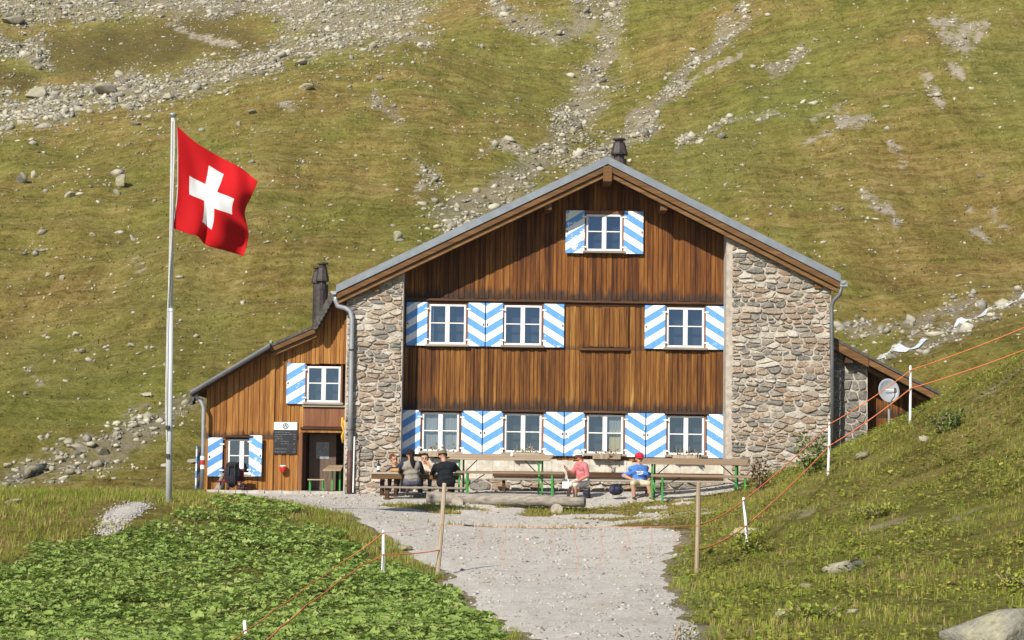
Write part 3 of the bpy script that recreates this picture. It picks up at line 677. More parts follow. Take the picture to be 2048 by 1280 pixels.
def lay_stones(limit=300):
    STONE_POOL.sort(key=lambda t: -t[0])
    for (a, par, vs, fs) in STONE_POOL[:limit]: MB().add(vs, fs).build('stone', M['stone'], par)
    rest = {}
    for (a, par, vs, fs) in STONE_POOL[limit:]: rest.setdefault(par.name, (par, MB()))[1].add(vs, fs)
    for par, mb in rest.values():
        nv = len(mb.v); o = mb.build('small_stones', M['stone_small'], par); o['kind'] = 'stuff'
def planks(parent, x0, x1, zbot, ztop, y, mat, seed, wmin=0.085, wmax=0.155, skip=None, slanted=True):
    rr = random.Random(seed); x = x0; k = 0
    while x < x1 - 0.03:
        w = min(rr.uniform(wmin, wmax), x1 - x)
        if x1 - x - w < 0.06: w = x1 - x
        xa, xb = x + 0.004, x + w - 0.004; xm = (xa + xb) / 2
        za0, zb0 = (zbot(xa), zbot(xb)) if callable(zbot) else (zbot, zbot)
        za1, zb1 = (ztop(xa), ztop(xb)) if callable(ztop) else (ztop, ztop)
        jj = rr.uniform(-0.012, 0.012)
        segs = [(za0 + jj, zb0 + jj, za1, zb1)]
        for (sx0, sx1, sz0, sz1) in (skip or ()):
            if xb > sx0 + .005 and xa < sx1 - .005:
                new = []
                for (a, b, c, d) in segs:
                    if max(a, b) < sz0: new.append((a, b, min(c, sz0), min(d, sz0)))
                    if min(c, d) > sz1: new.append((max(a, sz1), max(b, sz1), c, d))
                segs = new
        yo = y - (0.014 if k % 2 else 0.0) - rr.uniform(0, 0.006)
        for (a, b, c, d) in segs:
            if min(c - a, d - b) > 0.03:
                MB().prism([(xa, a), (xb, b), (xb, d), (xa, c)], yo - 0.022, y + 0.01).build('plank', mat, parent, bevel=0.004)
        x += w; k += 1

def underroof(x): return roof_z(x) - 0.34
# stone walls (mortar core, then the stones)
zb = -0.9
poly_l = [(XL, -0.25), (XI, -0.25), (XI, underroof(XI)), (XL, underroof(XL) - 0.02)]
poly_r = [(XJ, -0.1), (XR, -0.1), (XR, underroof(XR) - 0.02), (XJ, underroof(XJ))]
sws = []
for p in (poly_l, poly_r):
    q = [(p[0][0], zb), (p[1][0], zb), p[2], p[3]]
    sws.append(MB().prism(q, YS, 0.35).build('stone_wall', M['mortar'], ROOT))
side = MB(); side.box(XL, XL + 0.5, 0.35, BACK, zb, underroof(XL) - 0.02); side.box(XR - 0.5, XR, 0.35, BACK, zb, underroof(XR) - 0.02)
side.prism([(XL + .5, zb), (XR - .5, zb), (XR - .5, underroof(XR) - 0.02), (RIDGE.x, underroof(RIDGE.x)), (XL + .5, underroof(XL) - 0.02)], BACK - 0.5, BACK - 0.002)
side.build('side_wall', M['mortar'], ROOT)
inset = lambda P: [(P[0][0] + 0.01, P[0][1]), (P[1][0] - 0.015, P[1][1]), (P[2][0] - 0.015, P[2][1] - 0.02), (P[3][0] + 0.01, P[3][1] - 0.02)]
rubble(sws[0], inset(poly_l), YS, 0.36, 0.135, 3)
pr_ = inset(poly_r); pr_[0] = (XJ + 0.13, pr_[0][1]); pr_[3] = (XJ + 0.13, underroof(XJ + .13) - 0.02)
rubble(sws[1], pr_, YS, 0.37, 0.135, 5)
# timber front
back = MB(); back.prism([(XI, 0.95), (XJ, 0.95), (XJ, underroof(XJ)), (RIDGE.x, underroof(RIDGE.x)), (XI, underroof(XI))], 0.42, 0.5)
ww = back.build('wooden_wall', M['beam'], ROOT)
LEDGE = 4.87
def utop(x): return underroof(x) - 0.02
TOPWIN = (W(1131, 422).x - 0.02, W(1286, 422).x + 0.02)
rowz = (3.68, 4.80)
planks(ww, XI + 0.005, XJ - 0.005, LEDGE + 0.02, utop, 0.0, M['woodg'], 11, skip=[(W(1172, 470).x, W(1244, 470).x, 6.14, 7.06)])
SK1 = [(W(a, 865).x, W(b, 865).x, 1.0, 2.05) for a, b in ((844, 918), (1009, 1083), (1173, 1246), (1335, 1408))]
SK2 = [(W(a, 650).x, W(b, 650).x, 3.70, 4.76) for a, b in ((858, 932), (1008, 1083), (1333, 1408))]
planks(ww, XI + 0.005, XJ - 0.005, 0.87, LEDGE - 0.1, 0.0, M['wood'], 12, skip=SK1 + SK2)
hatch = MB().box(1.74, 2.92, -0.045, 0.005, 3.70, 4.74).build('hatch', M['wood'], ROOT)
planks(hatch, 1.80, 2.86, 3.72, 4.70, -0.045, M['wood'], 15, 0.1, 0.14)
for xe in (1.745, 2.865): MB().box(xe, xe + 0.05, -0.085, -0.046, 3.70, 4.745).build('batten', M['wood'], hatch, bevel=0.006)
MB().box(1.70, 2.96, -0.12, 0.0, 3.63, 3.695).build('sill_board', M['beam'], hatch, bevel=0.008)
MB().box(XI + 0.01, XJ - 0.01, -0.13, 0.0, LEDGE - 0.05, LEDGE + 0.01).build('drip_board', M['beam'], ROOT, bevel=0.01)
MB().box(XI + 0.01, XJ - 0.01, -0.06, 0.005, LEDGE - 0.12, LEDGE - 0.055).build('ledge_beam', M['beam'], ROOT, bevel=0.008)

def window(parent, x0, x1, z0, z1, y, lintel=True, curtain=None, jamb=0.05, sill=True, glass_off=0.055, jm=None):
    jm = jm or M['jamb']; fr = MB()
    fw = 0.05
    fr.box(x0, x0 + fw, y - 0.035, y + 0.05, z0, z1); fr.box(x1 - fw, x1, y - 0.035, y + 0.05, z0, z1)
    fr.box(x0 + fw, x1 - fw, y - 0.034, y + 0.05, z0, z0 + fw); fr.box(x0 + fw, x1 - fw, y - 0.034, y + 0.05, z1 - fw, z1)
    xm = (x0 + x1) / 2; fr.box(xm - 0.055, xm + 0.055, y - 0.045, y + 0.05, z0 + fw, z1 - fw)
    zm = z0 + (z1 - z0) * 0.53
    fr.box(x0 + fw, xm - 0.055, y - 0.03, y + 0.03, zm - 0.014, zm + 0.014); fr.box(xm + 0.055, x1 - fw, y - 0.03, y + 0.03, zm - 0.014, zm + 0.014)
    w = fr.build('window', M['white'], parent, bevel=0.006)
    for (a, b) in ((x0 + fw, xm - 0.055), (xm + 0.055, x1 - fw)):
        for (c, d) in ((z0 + fw, zm - 0.014), (zm + 0.014, z1 - fw)):
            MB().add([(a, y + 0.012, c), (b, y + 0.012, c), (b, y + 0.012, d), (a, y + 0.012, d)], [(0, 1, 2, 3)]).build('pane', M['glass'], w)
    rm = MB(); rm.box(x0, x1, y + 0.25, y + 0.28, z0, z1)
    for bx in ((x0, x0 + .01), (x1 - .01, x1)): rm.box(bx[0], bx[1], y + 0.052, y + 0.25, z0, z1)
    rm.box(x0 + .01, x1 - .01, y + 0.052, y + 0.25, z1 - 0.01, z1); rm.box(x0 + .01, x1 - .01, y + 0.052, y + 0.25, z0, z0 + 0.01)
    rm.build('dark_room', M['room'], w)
    if curtain:
        for (a, b, zt, zbm, mt) in curtain:
            cm = MB(); n = 14; vs = []
            for i in range(n + 1):
                x = x0 + (x1 - x0) * (a + (b - a) * i / n); yy = y + 0.07 + 0.012 * math.sin(i * 2.2)
                vs += [(x, yy, z0 + (z1 - z0) * zbm), (x, yy, z0 + (z1 - z0) * zt)]
            cm.add(vs, [(2 * i, 2 * i + 2, 2 * i + 3, 2 * i + 1) for i in range(n)]).build('curtain', M[mt], w, smooth=True)
    if jamb:
        for s in (0, 1):
            xa = x0 - jamb if s == 0 else x1 + 0.001
            MB().box(xa, xa + jamb - 0.001, y - 0.06, y + 0.02, z0 - 0.02, z1 + 0.03).build('jamb', jm, w, bevel=0.005)
    if sill: MB().box(x0 - 0.08, x1 + 0.08, y - 0.13, y + 0.0, z0 - 0.06, z0 - 0.003).build('sill', M['greywood'], w, bevel=0.008)
    if lintel: MB().box(x0 - 0.09, x1 + 0.09, y - 0.14, y + 0.0, z1 + 0.035, z1 + 0.09).build('lintel', M['beam'], w, bevel=0.01)
    return w
def shutter(parent, hinge_x, out_x, z0, z1, y, mat='shutter', tilt=0.0):
    s = MB(); s.box(hinge_x, out_x, y - 0.032, y, z0, z1)
    o = s.build('shutter', [M[mat]], parent, origin=(hinge_x, y, z1), bevel=0.004)
    o.rotation_euler.z = tilt
    sg = 1 if out_x > hinge_x else -1
    for zz in (z0 + 0.16, z1 - 0.16):
        hb = MB(); xa, xb = sorted((hinge_x - sg * 0.035, hinge_x + sg * 0.07)); hb.box(xa, xb, y - 0.047, y - 0.033, zz - 0.018, zz + 0.018)
        h_ = hb.build('hinge', M['white'], o)
    lt = MB().box(*sorted((out_x - sg * 0.02, out_x - sg * 0.05)), y - 0.045, y - 0.033, (z0 + z1) / 2 - 0.02, (z0 + z1) / 2 + 0.03).build('latch', M['darkmetal'], o)
    return o
YSH = -0.075
# upper row
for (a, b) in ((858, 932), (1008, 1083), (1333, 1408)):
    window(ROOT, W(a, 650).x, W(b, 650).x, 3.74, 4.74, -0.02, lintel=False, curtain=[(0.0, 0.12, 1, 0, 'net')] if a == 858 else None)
for (h_, o_) in ((855, 813), (936, 970), (1006, 972), (1087, 1128), (1330, 1289), (1411, 1451)):
    shutter(ROOT, W(h_, 650).x, W(o_, 650).x, 3.695, 4.785, YSH)
# ground row
CUR = {844: [(0.0, 1.0, 1.0, 0.0, 'net')], 1173: [(0.55, 1.0, 1.0, 0.45, 'net'), (0.62, 1.0, 0.62, 0.0, 'curtain')], 1009: [(0.0, 0.1, 1, 0, 'net')], 1335: None}
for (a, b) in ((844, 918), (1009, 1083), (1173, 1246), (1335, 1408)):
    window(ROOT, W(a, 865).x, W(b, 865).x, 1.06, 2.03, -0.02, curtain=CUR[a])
for (h_, o_) in ((841, 801), (923, 964), (1006, 966), (1087, 1127), (1169, 1129), (1250, 1290), (1332, 1292), (1413, 1454)):
    shutter(ROOT, W(h_, 865).x, W(o_, 865).x, 0.99, 2.08, YSH)
# gable window
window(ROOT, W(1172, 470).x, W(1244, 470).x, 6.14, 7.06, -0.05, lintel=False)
shutter(ROOT, W(1169, 470).x, W(1131, 470).x, 6.07, 7.15, YSH - 0.03, 'shutter_old'); shutter(ROOT, W(1247, 470).x, W(1286, 470).x, 6.07, 7.15, YSH - 0.03)
MB().box(W(1169, 470).x, W(1247, 470).x, -0.09, 0, 7.075, 7.16).build('head_board', M['jamb'], ROOT, bevel=0.008)
# plinth: whitewashed above, rubble below, a dark wall plank between
pl = MB(); n = 60
for i in range(n):
    xa = XI + (XJ - XI) * i / n; xb = XI + (XJ - XI) * (i + 1) / n
    pl.box(xa, xb, -0.16 - 0.02 * abs(math.sin(i * 0.9)), 0.01, 0.40, 0.90 + 0.03 * math.sin(i * 0.55) + 0.015 * math.sin(i * 1.7))
pl.build('plinth', M['whitewash'], ROOT)
fw = MB().box(XI, XJ, -0.17, 0.3, zb, 0.415).build('foundation', M['mortar'], ROOT)
rubble(fw, [(XI + .02, -0.2), (XJ - .02, -0.2), (XJ - .02, 0.40), (XI + .02, 0.40)], -0.17, 0.44, 0.18, 9, 0.07)
lay_stones()
# roof: sheet metal on rafters, two stepped rake boards at the front
def slab(x0, x1, dz0, dz1, y0, y1, mi=0, mb=None):
    mb = mb or MB()
    return mb.prism([(x0, roof_z(x0) + dz0), (x1, roof_z(x1) + dz0), (x1, roof_z(x1) + dz1), (x0, roof_z(x0) + dz1)], y0, y1, mi)
rf = MB(); slab(EL.x, RIDGE.x, -0.045, 0, -0.95, BACK + 0.5, 0, rf); slab(RIDGE.x, ER.x, -0.045, 0, -0.95, BACK + 0.5, 0, rf)
roof = rf.build('roof', M['sheet'], ROOT)
for (a, b) in ((EL.x, RIDGE.x - .001), (RIDGE.x + .001, ER.x)):
    slab(a, b, -0.185, 0.012, -1.0, -0.952).build('verge_flashing', M['sheet'], roof, bevel=0.004)
    slab(a + (0.02 if a < RIDGE.x else 0), b - (0.02 if b > RIDGE.x + 1 else 0), -0.345, -0.187, -0.965, -0.91).build('rake_board', M['rake'], roof, bevel=0.006)
    slab(a + (0.06 if a < RIDGE.x else 0), b - (0.06 if b > RIDGE.x + 1 else 0), -0.475, -0.348, -0.90, -0.82).build('rafter', M['rake'], roof, bevel=0.008)
    slab(a + 0.03, b - 0.03, -0.20, -0.05, -0.905, BACK + 0.4).build('soffit', M['beam'], roof)
MB().box(RIDGE.x - 0.11, RIDGE.x + 0.11, -0.985, 0.1, RIDGE.z - 0.62, RIDGE.z - 0.24).build('ridge_beam', M['rake'], roof, bevel=0.01)
for px in (1325, 1095, 755, 1632):
    x = W(px, 500, -0.4).x; MB().box(x - 0.09, x + 0.09, -0.80, 0.2, underroof(x) - 0.26, underroof(x) - 0.03).build('purlin', M['rake'], roof, bevel=0.01)
for (xe, sg) in ((EL.x, -1), (ER.x, 1)):        # eaves gutters
    g = MB(); vs = []; fs = []; zc = roof_z(xe) - 0.14; prof = [(math.cos(a) * 0.085, math.sin(a) * 0.085) for a in np.linspace(math.pi, 2 * math.pi, 9)]
    for y in (-0.98, BACK): vs += [(xe + sg * 0.05 + p[0], y, zc + p[1]) for p in prof]
    k = len(prof); fs = [(i, i + 1, k + i + 1, k + i) for i in range(k - 1)] + [tuple(range(k)), tuple(range(2 * k - 1, k - 1, -1))]
    g.add(vs, fs).build('gutter', M['zinc'], roof, smooth=False)
def pot(mb, c, r, h):
    mb.lathe(c, [(r * .62, 0), (r * .62, h * .28), (r * 1.0, h * .30), (r * 1.02, h * .36), (r * .66, h * .80), (r * .70, h * .84), (r * .5, h * .86), (r * .5, h * .93), (r * .78, h * .94), (r * .78, h), (0.02, h * 1.005)], 8)
cmk = MB(); p0 = W(1238, 322, 1.2); cmk.lathe((p0.x, 1.2, p0.z - 0.45), [(0.24, 0), (0.24, 0.35), (0.19, 0.36), (0.19, 0.5)], 12); pot(cmk, (p0.x, 1.2, p0.z - 0.02), 0.22, 0.60)
for k in range(8):
    a = k * math.pi / 4 + 0.2; cmk.box(p0.x + .2 * math.cos(a) - .012, p0.x + .2 * math.cos(a) + .012, 1.2 + .2 * math.sin(a) - .012, 1.2 + .2 * math.sin(a) + .012, p0.z + .14, p0.z + .18)
cmk.build('chimney', M['darkmetal'], roof)
# left downpipe (zinc above, brown below) with brackets, right downpipe, lightning wire
def pipe_pts(px_list, Y): return [W(a, b, Y) for a, b in px_list]
dp = MB(); dp.tube(pipe_pts([(672, 585), (671, 600), (675, 612), (690, 616), (700, 622), (704, 636), (703, 700), (701, 800), (700, 903)], -0.85), 0.062, 10)
d1 = dp.build('downpipe', M['zinc'], ROOT, smooth=True)
MB().tube(pipe_pts([(700, 903), (699, 950), (699, 996)], -0.85), 0.07, 10).build('standpipe', M['rustpipe'], d1, smooth=True)
for py in (700, 860):
    q = W(703, py, -0.8); MB().tube([(q.x, -0.85, q.z - .02), (q.x, -0.85, q.z + .02)], 0.075, 10).build('pipe_bracket', M['darkmetal'], d1)
q = W(1665, 600, -0.85)
MB().tube([W(1684, 568, -0.9), W(1680, 588, -0.88), W(1668, 600, -0.82), W(1663, 612, -0.8), W(1664, 700, -0.8), W(1665, 880, -0.8)], 0.05, 10).build('downpipe', M['greypipe'], ROOT, smooth=True)
MB().box(W(1676, 565, -.9).x, W(1695, 565, -.9).x, -0.95, -0.8, W(1680, 574, -.9).z, W(1680, 564, -.9).z).build('rain_head', M['zinc'], ROOT, bevel=0.01)
MB().tube([W(782, 512, -1.0), W(783, 540, -0.92), W(785, 572, -0.82)], 0.008, 5).build('lightning_wire', M['darkmetal'], ROOT)
MB().tube([W(709, 873, -0.95), W(706, 985, -0.95)], 0.018, 6).build('earth_rod', M['white'], ROOT)
# wall bench along the front
wb = thing('wall_bench', (1.5, -0.6, 0.1), 'long grey plank bench fixed along the foot of the house front', 'bench')
for (a, b) in ((985, 1130), (1135, 1300), (1302, 1475)):
    x0, x1 = W(a, 955, -0.7).x, W(b, 955, -0.7).x
    zt = 0.42
    MB().box(x0, x1 - 0.02, -0.95, -0.48, zt - 0.05, zt).build('seat', M['greywood'], wb, bevel=0.012)
    for xx in (x0 + 0.28, x1 - 0.3): MB().box(xx - 0.04, xx + 0.04, -0.85, -0.55, h1(xx, -.7) - 0.1, zt - 0.052).build('leg', M['beam'], wb, bevel=0.008)
    MB().box(x0, x1 - 0.02, -0.26, -0.2, 0.46, 0.60).build('backrest', M['beam'], wb, bevel=0.01)

# ------------------------------------------------------------------ timber annex on the left
YA = 0.25
AX = thing('timber_annex', (-5.9, YA, 0), 'honey brown timber annex with low sloping roof against the left stone wall', 'annex')
ax0, ax1, axp = W(412, 850, YA).x, XL - 0.01, W(545, 800, YA).x
def lp(p0, p1): return lambda x: p0[1] + (p1[1] - p0[1]) * (x - p0[0]) / (p1[0] - p0[0])
rA0, rA1 = W(384, 783, YA - .4), W(541, 688, YA - .4); rB0, rB1 = W(541, 690, YA - .3), W(634, 650, YA - .3); rC0, rC1 = W(628, 658, YA - .25), W(672, 585, YA - .25)
topA = lp((rA0.x, rA0.z), (rA1.x, rA1.z)); topB = lp((rB0.x, rB0.z), (rB1.x, rB1.z)); topC = lp((rC0.x, rC0.z), (rC1.x, rC1.z))
xB1 = W(632, 655, YA).x
def wall_top(x):
    if x < axp: return topA(x) - 0.12
    if x < xB1: return topB(x) - 0.14
    return max(topB(xB1) - 0.14, topC(x) - 0.15)
dx0, dx1 = W(607, 920, YA).x, W(684, 920, YA).x; dzt = W(640, 865, YA).z
core = MB(); zA = -0.3
core.prism([(ax0, zA), (dx0, zA), (dx0, wall_top(dx0) - .02), (axp + .01, wall_top(axp + .01) - .02), (axp - .01, wall_top(axp - .01) - .02), (ax0, wall_top(ax0) - .02)], YA + 0.40, YA + 0.5)
core.prism([(dx0, dzt), (ax1, dzt), (ax1, wall_top(ax1) - .02), (xB1, wall_top(xB1) - .02), (dx0, wall_top(dx0) - .02)], YA + 0.40, YA + 0.5)
core.box(ax0, ax0 + 0.1, YA + 0.12, 8.0, zA, wall_top(ax0) - .02)
aw = core.build('wooden_wall', M['wood2'], AX)
A1 = (W(456, 915, YA).x, W(512, 915, YA).x, 0.42, 1.30)      # small lower window
A2 = (W(614, 770, YA).x, W(683, 770, YA).x, W(650, 805, YA).z, W(650, 733, YA).z)
planks(aw, ax0, A1[0] - .06, 0.02, wall_top, YA, M['wood2'], 21)
planks(aw, A1[0] - .06, A1[1] + .06, A1[3] + 0.1, wall_top, YA, M['wood2'], 22); planks(aw, A1[0] - .06, A1[1] + .06, 0.02, A1[2] - .06, YA, M['wood2'], 23)
planks(aw, A1[1] + .06, axp - .06, 0.02, wall_top, YA, M['wood2'], 24)
MB().box(axp - .06, axp + .06, YA - 0.075, YA - 0.002, 0.02, wall_top(axp - .07) - 0.03).build('corner_post', M['wood2'], AX, bevel=0.01)
planks(aw, axp + .06, dx0 - .02, 0.02, wall_top, YA, M['wood2'], 25)
planks(aw, dx0 - .02, A2[0] - .03, A2[2] - 0.12, wall_top, YA, M['wood2'], 26); planks(aw, A2[0] - .03, ax1, A2[3] + 0.06, wall_top, YA, M['wood2'], 27)
MB().box(dx0 - 0.02, ax1 - .005, YA - 0.05, YA, dzt + 0.14, A2[2] - 0.13).build('panel', M['jamb'], AX, bevel=0.01)
MB().box(dx0 - 0.05, ax1 - .005, YA - 0.11, YA - .001, A2[2] - 0.12, A2[2] - 0.07).build('ledge_board', M['greywood'], AX, bevel=0.008)
MB().box(dx0 - 0.09, ax1 - .005, YA - 0.10, YA - .001, dzt + 0.07, dzt + 0.13).build('door_head', M['beam'], AX, bevel=0.008)
MB().box(dx0 - 0.07, ax1 - .005, YA - 0.06, YA - .001, dzt - 0.01, dzt + 0.06).build('door_lintel', M['wood2'], AX, bevel=0.008)
MB().box(dx0 - 0.12, dx0 - 0.03, YA - 0.06, YA - .001, 0.03, dzt - 0.012).build('door_post', M['jamb'], AX, bevel=0.008)
window(AX, A1[0], A1[1], A1[2], A1[3], YA - .02); window(AX, A2[0], A2[1] - .02, A2[2], A2[3], YA - .02, lintel=False)
s_a = shutter(AX, W(446, 900, YA).x, W(417, 900, YA).x, 0.36, 1.33, YA - .09, tilt=R(16)); s_b = shutter(AX, W(500, 900, YA).x, W(527, 900, YA).x, 0.38, 1.40, YA - .10, 'shutter_old', tilt=R(-14))
shutter(AX, W(611, 770, YA).x, W(574, 770, YA).x, W(590, 808, YA).z, W(590, 727, YA).z, YA - .07)
# inside of the doorway
rec = MB(); rec.box(dx0 - .1, dx0, YA + .121, YA + 1.6, zA, dzt + .3); rec.box(dx0, ax1, YA + 1.6, YA + 1.65, zA, dzt + .3); rec.box(dx0, ax1, YA + .121, YA + 1.6, dzt + .25, dzt + .3)
rec.build('porch_recess', M['beam'], AX)
dr = MB().box(W(618, 920, .9).x, W(672, 920, .9).x, 0.9, 0.95, 0.05, W(640, 868, .9).z).build('door', M['door'], AX, bevel=0.006)
MB().box(W(632, 920, .89).x, W(658, 920, .89).x, 0.888, 0.899, W(640, 918, .89).z, W(640, 884, .89).z).build('notice', M['paper'], dr)
# annex roofs
def rslab(p0, p1, dz0, dz1, y0, y1, mb=None):
    mb = mb or MB(); return mb.prism([(p0[0], p0[1] + dz0), (p1[0], p1[1] + dz0), (p1[0], p1[1] + dz1), (p0[0], p0[1] + dz1)], y0, y1)
a0, a1 = (rA0.x, rA0.z), (rA1.x, rA1.z); b0, b1 = (rB0.x + .004, rB0.z), (rB1.x, rB1.z); c0, c1 = (rC0.x, rC0.z), (rC1.x - .02, rC1.z)
rfa = rslab(a0, a1, -0.07, 0.02, YA - .38, 8.0).build('roof', M['eternit'], AX)
rslab(b0, b1, -0.05, 0.02, YA - .36, 8.0).build('roof_sheet', M['eternit'], rfa)
rslab(a0, a1, -0.12, -0.072, YA - .36, YA).build('soffit', M['beam'], rfa)
g = MB(); vs = []; prof = [(math.cos(a) * 0.10, math.sin(a) * 0.10) for a in np.linspace(math.pi * .95, 2.05 * math.pi, 9)]
for (x, z) in ((a0[0] - .02, a0[1] - .03), (a1[0], a1[1] - .03)): vs += [(x, YA - .48 + p[0], z + p[1] + .02) for p in prof]
k = len(prof); g.add(vs, [(i, i + 1, k + i + 1, k + i) for i in range(k - 1)] + [tuple(range(k)), tuple(range(2 * k - 1, k - 1, -1))]).build('verge_gutter', M['sheet'], rfa)
rslab(b0, b1, -0.19, -0.052, YA - .34, YA - .29).build('rake_board', M['rake'], rfa, bevel=0.008); rslab(b0, b1, -0.30, -0.192, YA - .26, YA - .05).build('rafter', M['rake'], rfa, bevel=0.008)
def tile_row(pa, pb, n, Y, r):
    for i in range(n):
        t = (i + .5) / n; x = pa[0] + (pb[0] - pa[0]) * t; z = pa[1] + (pb[1] - pa[1]) * t
        MB().tube([(x, Y - .06, z), (x, Y + .5, z + .02)], [r, r * .9], 8).build('tile', M['eternit'], rfa)
tile_row((c0[0] + .02, c0[1] + .0), (c1[0], c1[1] - .02), 9, YA - .5, 0.085)
pq0, pq1 = W(389, 782, 0.2), W(378, 808, 0.2); tile_row((pq0.x, pq0.z), (pq1.x, pq1.z), 4, YA + .1, 0.06)
rslab((c0[0], c0[1]), (c1[0] + .05, c1[1] + .02), -0.03, 0.02, YA - .3, 8.0).build('valley_roof', M['eternit'], rfa)
MB().tube(pipe_pts([(392, 786), (393, 795), (402, 803), (407, 815), (406, 900), (403, 978)], YA - .3), 0.05, 10).build('downpipe', M['zinc'], AX, smooth=True)
for (py, mt) in ((916, 'white'), (925, 'redpaint'), (934, 'white')):
    q = W(405, py, YA - .3); MB().tube([(q.x, YA - .3, q.z - .05), (q.x, YA - .3, q.z + .05)], 0.056, 10).build('trail_mark', M[mt], AX)
chp = MB(); q = W(640, 640, 2.0); chp.lathe((q.x, 2.0, q.z - .3), [(0.20, 0), (0.20, W(640, 570, 2).z - q.z + .3), (0.14, W(640, 568, 2).z - q.z + .3)], 14)
z2 = W(640, 572, 2).z; pot(chp, (q.x - .1, 2.05, z2 - .12), 0.15, 0.62); pot(chp, (q.x + .05, 1.9, z2 - .1), 0.17, 0.70)
chp.build('chimney', M['darkmetal'], rfa)
sl = MB(); e0, e1 = W(415, 985, -0.6).x, XL + .05
n = 24
for i in range(n):
    xa, xb = e0 + (e1 - e0) * i / n, e0 + (e1 - e0) * (i + 1) / n
    sl.box(xa, xb, -0.75 - 0.02 * math.sin(i * 2.3), YA + 1.6, -0.5, 0.035 + 0.006 * math.sin(i * 1.7))
tag(sl.build('door_step', M['concrete']), 'rough concrete step slab in front of the timber annex', 'step')

# narrow striped shutter seen edge-on on the annex side wall
so = MB().box(-0.42, 0, -0.03, 0, -1.05, 0).build('shutter', M['shutter'], AX, origin=(0, 0, 0)); q = W(402, 893, YA + .2); so.location = Vector((q.x, YA + .2, q.z)) - ORG[AX.name]; so.rotation_euler.z = R(82)

# ------------------------------------------------------------------ lean-to on the right
YSHD = -0.1
SH = thing('lean_to_shed', (9.2, YSHD, 0.8), 'stone and plank lean-to with sloping brown roof behind the grassy bank', 'shed')
t0, t1 = W(1664, 672, YSHD - .4), W(1898, 795, YSHD - .4); tS = lp((t0.x, t0.z), (t1.x, t1.z))
xs1 = W(1735, 800, YSHD).x; xs2 = W(1880, 800, YSHD).x
poly = [(XR + .01, 0.3), (xs1, 0.3), (xs1, tS(xs1) - .22), (XR + .01, tS(XR) - .22)]
sc2 = MB().prism(poly, YSHD, YSHD + .5).build('stone_wall', M['mortar'], SH)
sj = rubble(None, [(p[0] + (.01 if i in (0, 3) else -.02), p[1] - .01) for i, p in enumerate(poly)], YSHD, 0.36, 0.2, 15, joined=True); so_ = sj.build('rubble', M['stone'], sc2); so_['kind'] = 'stuff'
swd = MB().prism([(xs1, 0.6), (xs2, 0.6), (xs2, tS(xs2) - .2), (xs1, tS(xs1) - .2)], YSHD + .6, YSHD + .7).build('wooden_wall', M['beam'], SH)
planks(swd, xs1, xs2, 0.6, lambda x: tS(x) - .21, YSHD + .6, M['wood'], 31)
sr_ = rslab((t0.x - .05, t0.z), (t1.x, t1.z), -0.05, 0.02, YSHD - .4, 7.0).build('roof', M['eternit'], SH)
xm = W(1738, 715, YSHD - .4).x
rslab((t0.x, tS(t0.x)), (xm, tS(xm)), -0.30, -0.052, YSHD - .38, YSHD - .30).build('rake_board', M['rake'], sr_, bevel=0.01)
rslab((xm + .01, tS(xm + .01)), (t1.x, t1.z), -0.24, -0.052, YSHD - .36, YSHD - .28).build('rake_board', M['rake'], sr_, bevel=0.01)
rslab((xm + .03, tS(xm + .03) - .18), (t1.x - .1, t1.z - .18), -0.17, -0.06, YSHD - .1, YSHD + .05).build('rafter', M['rake'], sr_, bevel=0.01)
MB().box(W(1688, 720, YSHD - .1).x, W(1704, 720, YSHD - .1).x, YSHD - .3, YSHD, W(1695, 728, YSHD).z, W(1695, 708, YSHD).z).build('purlin', M['beam'], sr_, bevel=0.01)

# ------------------------------------------------------------------ small fittings of the annex
q0, q1 = W(548, 844, YA - .1), W(593, 908, YA - .1); zs_ = W(570, 860, YA - .1).z; yb = YA - .08
mbd = thing('menu_board', (q0.x + .28, yb, q1.z), 'black chalk menu board with white header hung beside the annex door', 'menu board')
MB().box(q0.x, q1.x, yb, yb + .03, q1.z, zs_).build('board', M['black'], mbd, bevel=0.004)
hd = MB().box(q0.x, q1.x, yb - .002, yb + .03, zs_ + .002, q0.z).build('header', M['white'], mbd, bevel=0.003)
ex, ez = (q0.x + q1.x) / 2, (zs_ + q0.z) / 2; em = MB(); rr_ = 0.075; vs = []; n = 20
for i in range(n):
    a = 2 * math.pi * i / n; vs += [(ex + rr_ * math.cos(a), yb - .006, ez + rr_ * math.sin(a)), (ex + rr_ * .72 * math.cos(a), yb - .006, ez + rr_ * .72 * math.sin(a))]
em.add(vs, [(2 * i, 2 * i + 1, (2 * i + 3) % (2 * n), (2 * i + 2) % (2 * n)) for i in range(n)])
em.add([(ex - .04, yb - .007, ez - .03), (ex + .04, yb - .007, ez - .03), (ex + .012, yb - .007, ez + .045), (ex - .012, yb - .007, ez + .045)], [(0, 1, 2, 3)])
em.build('emblem', M['navy'], hd)
em2 = MB().add([(ex - .018, yb - .009, ez - .03), (ex + .018, yb - .009, ez - .03), (ex, yb - .009, ez + .012)], [(0, 1, 2)]).build('emblem_mark', M['white'], hd)
rr = random.Random(4); wv = MB(); wdt = q1.x - q0.x
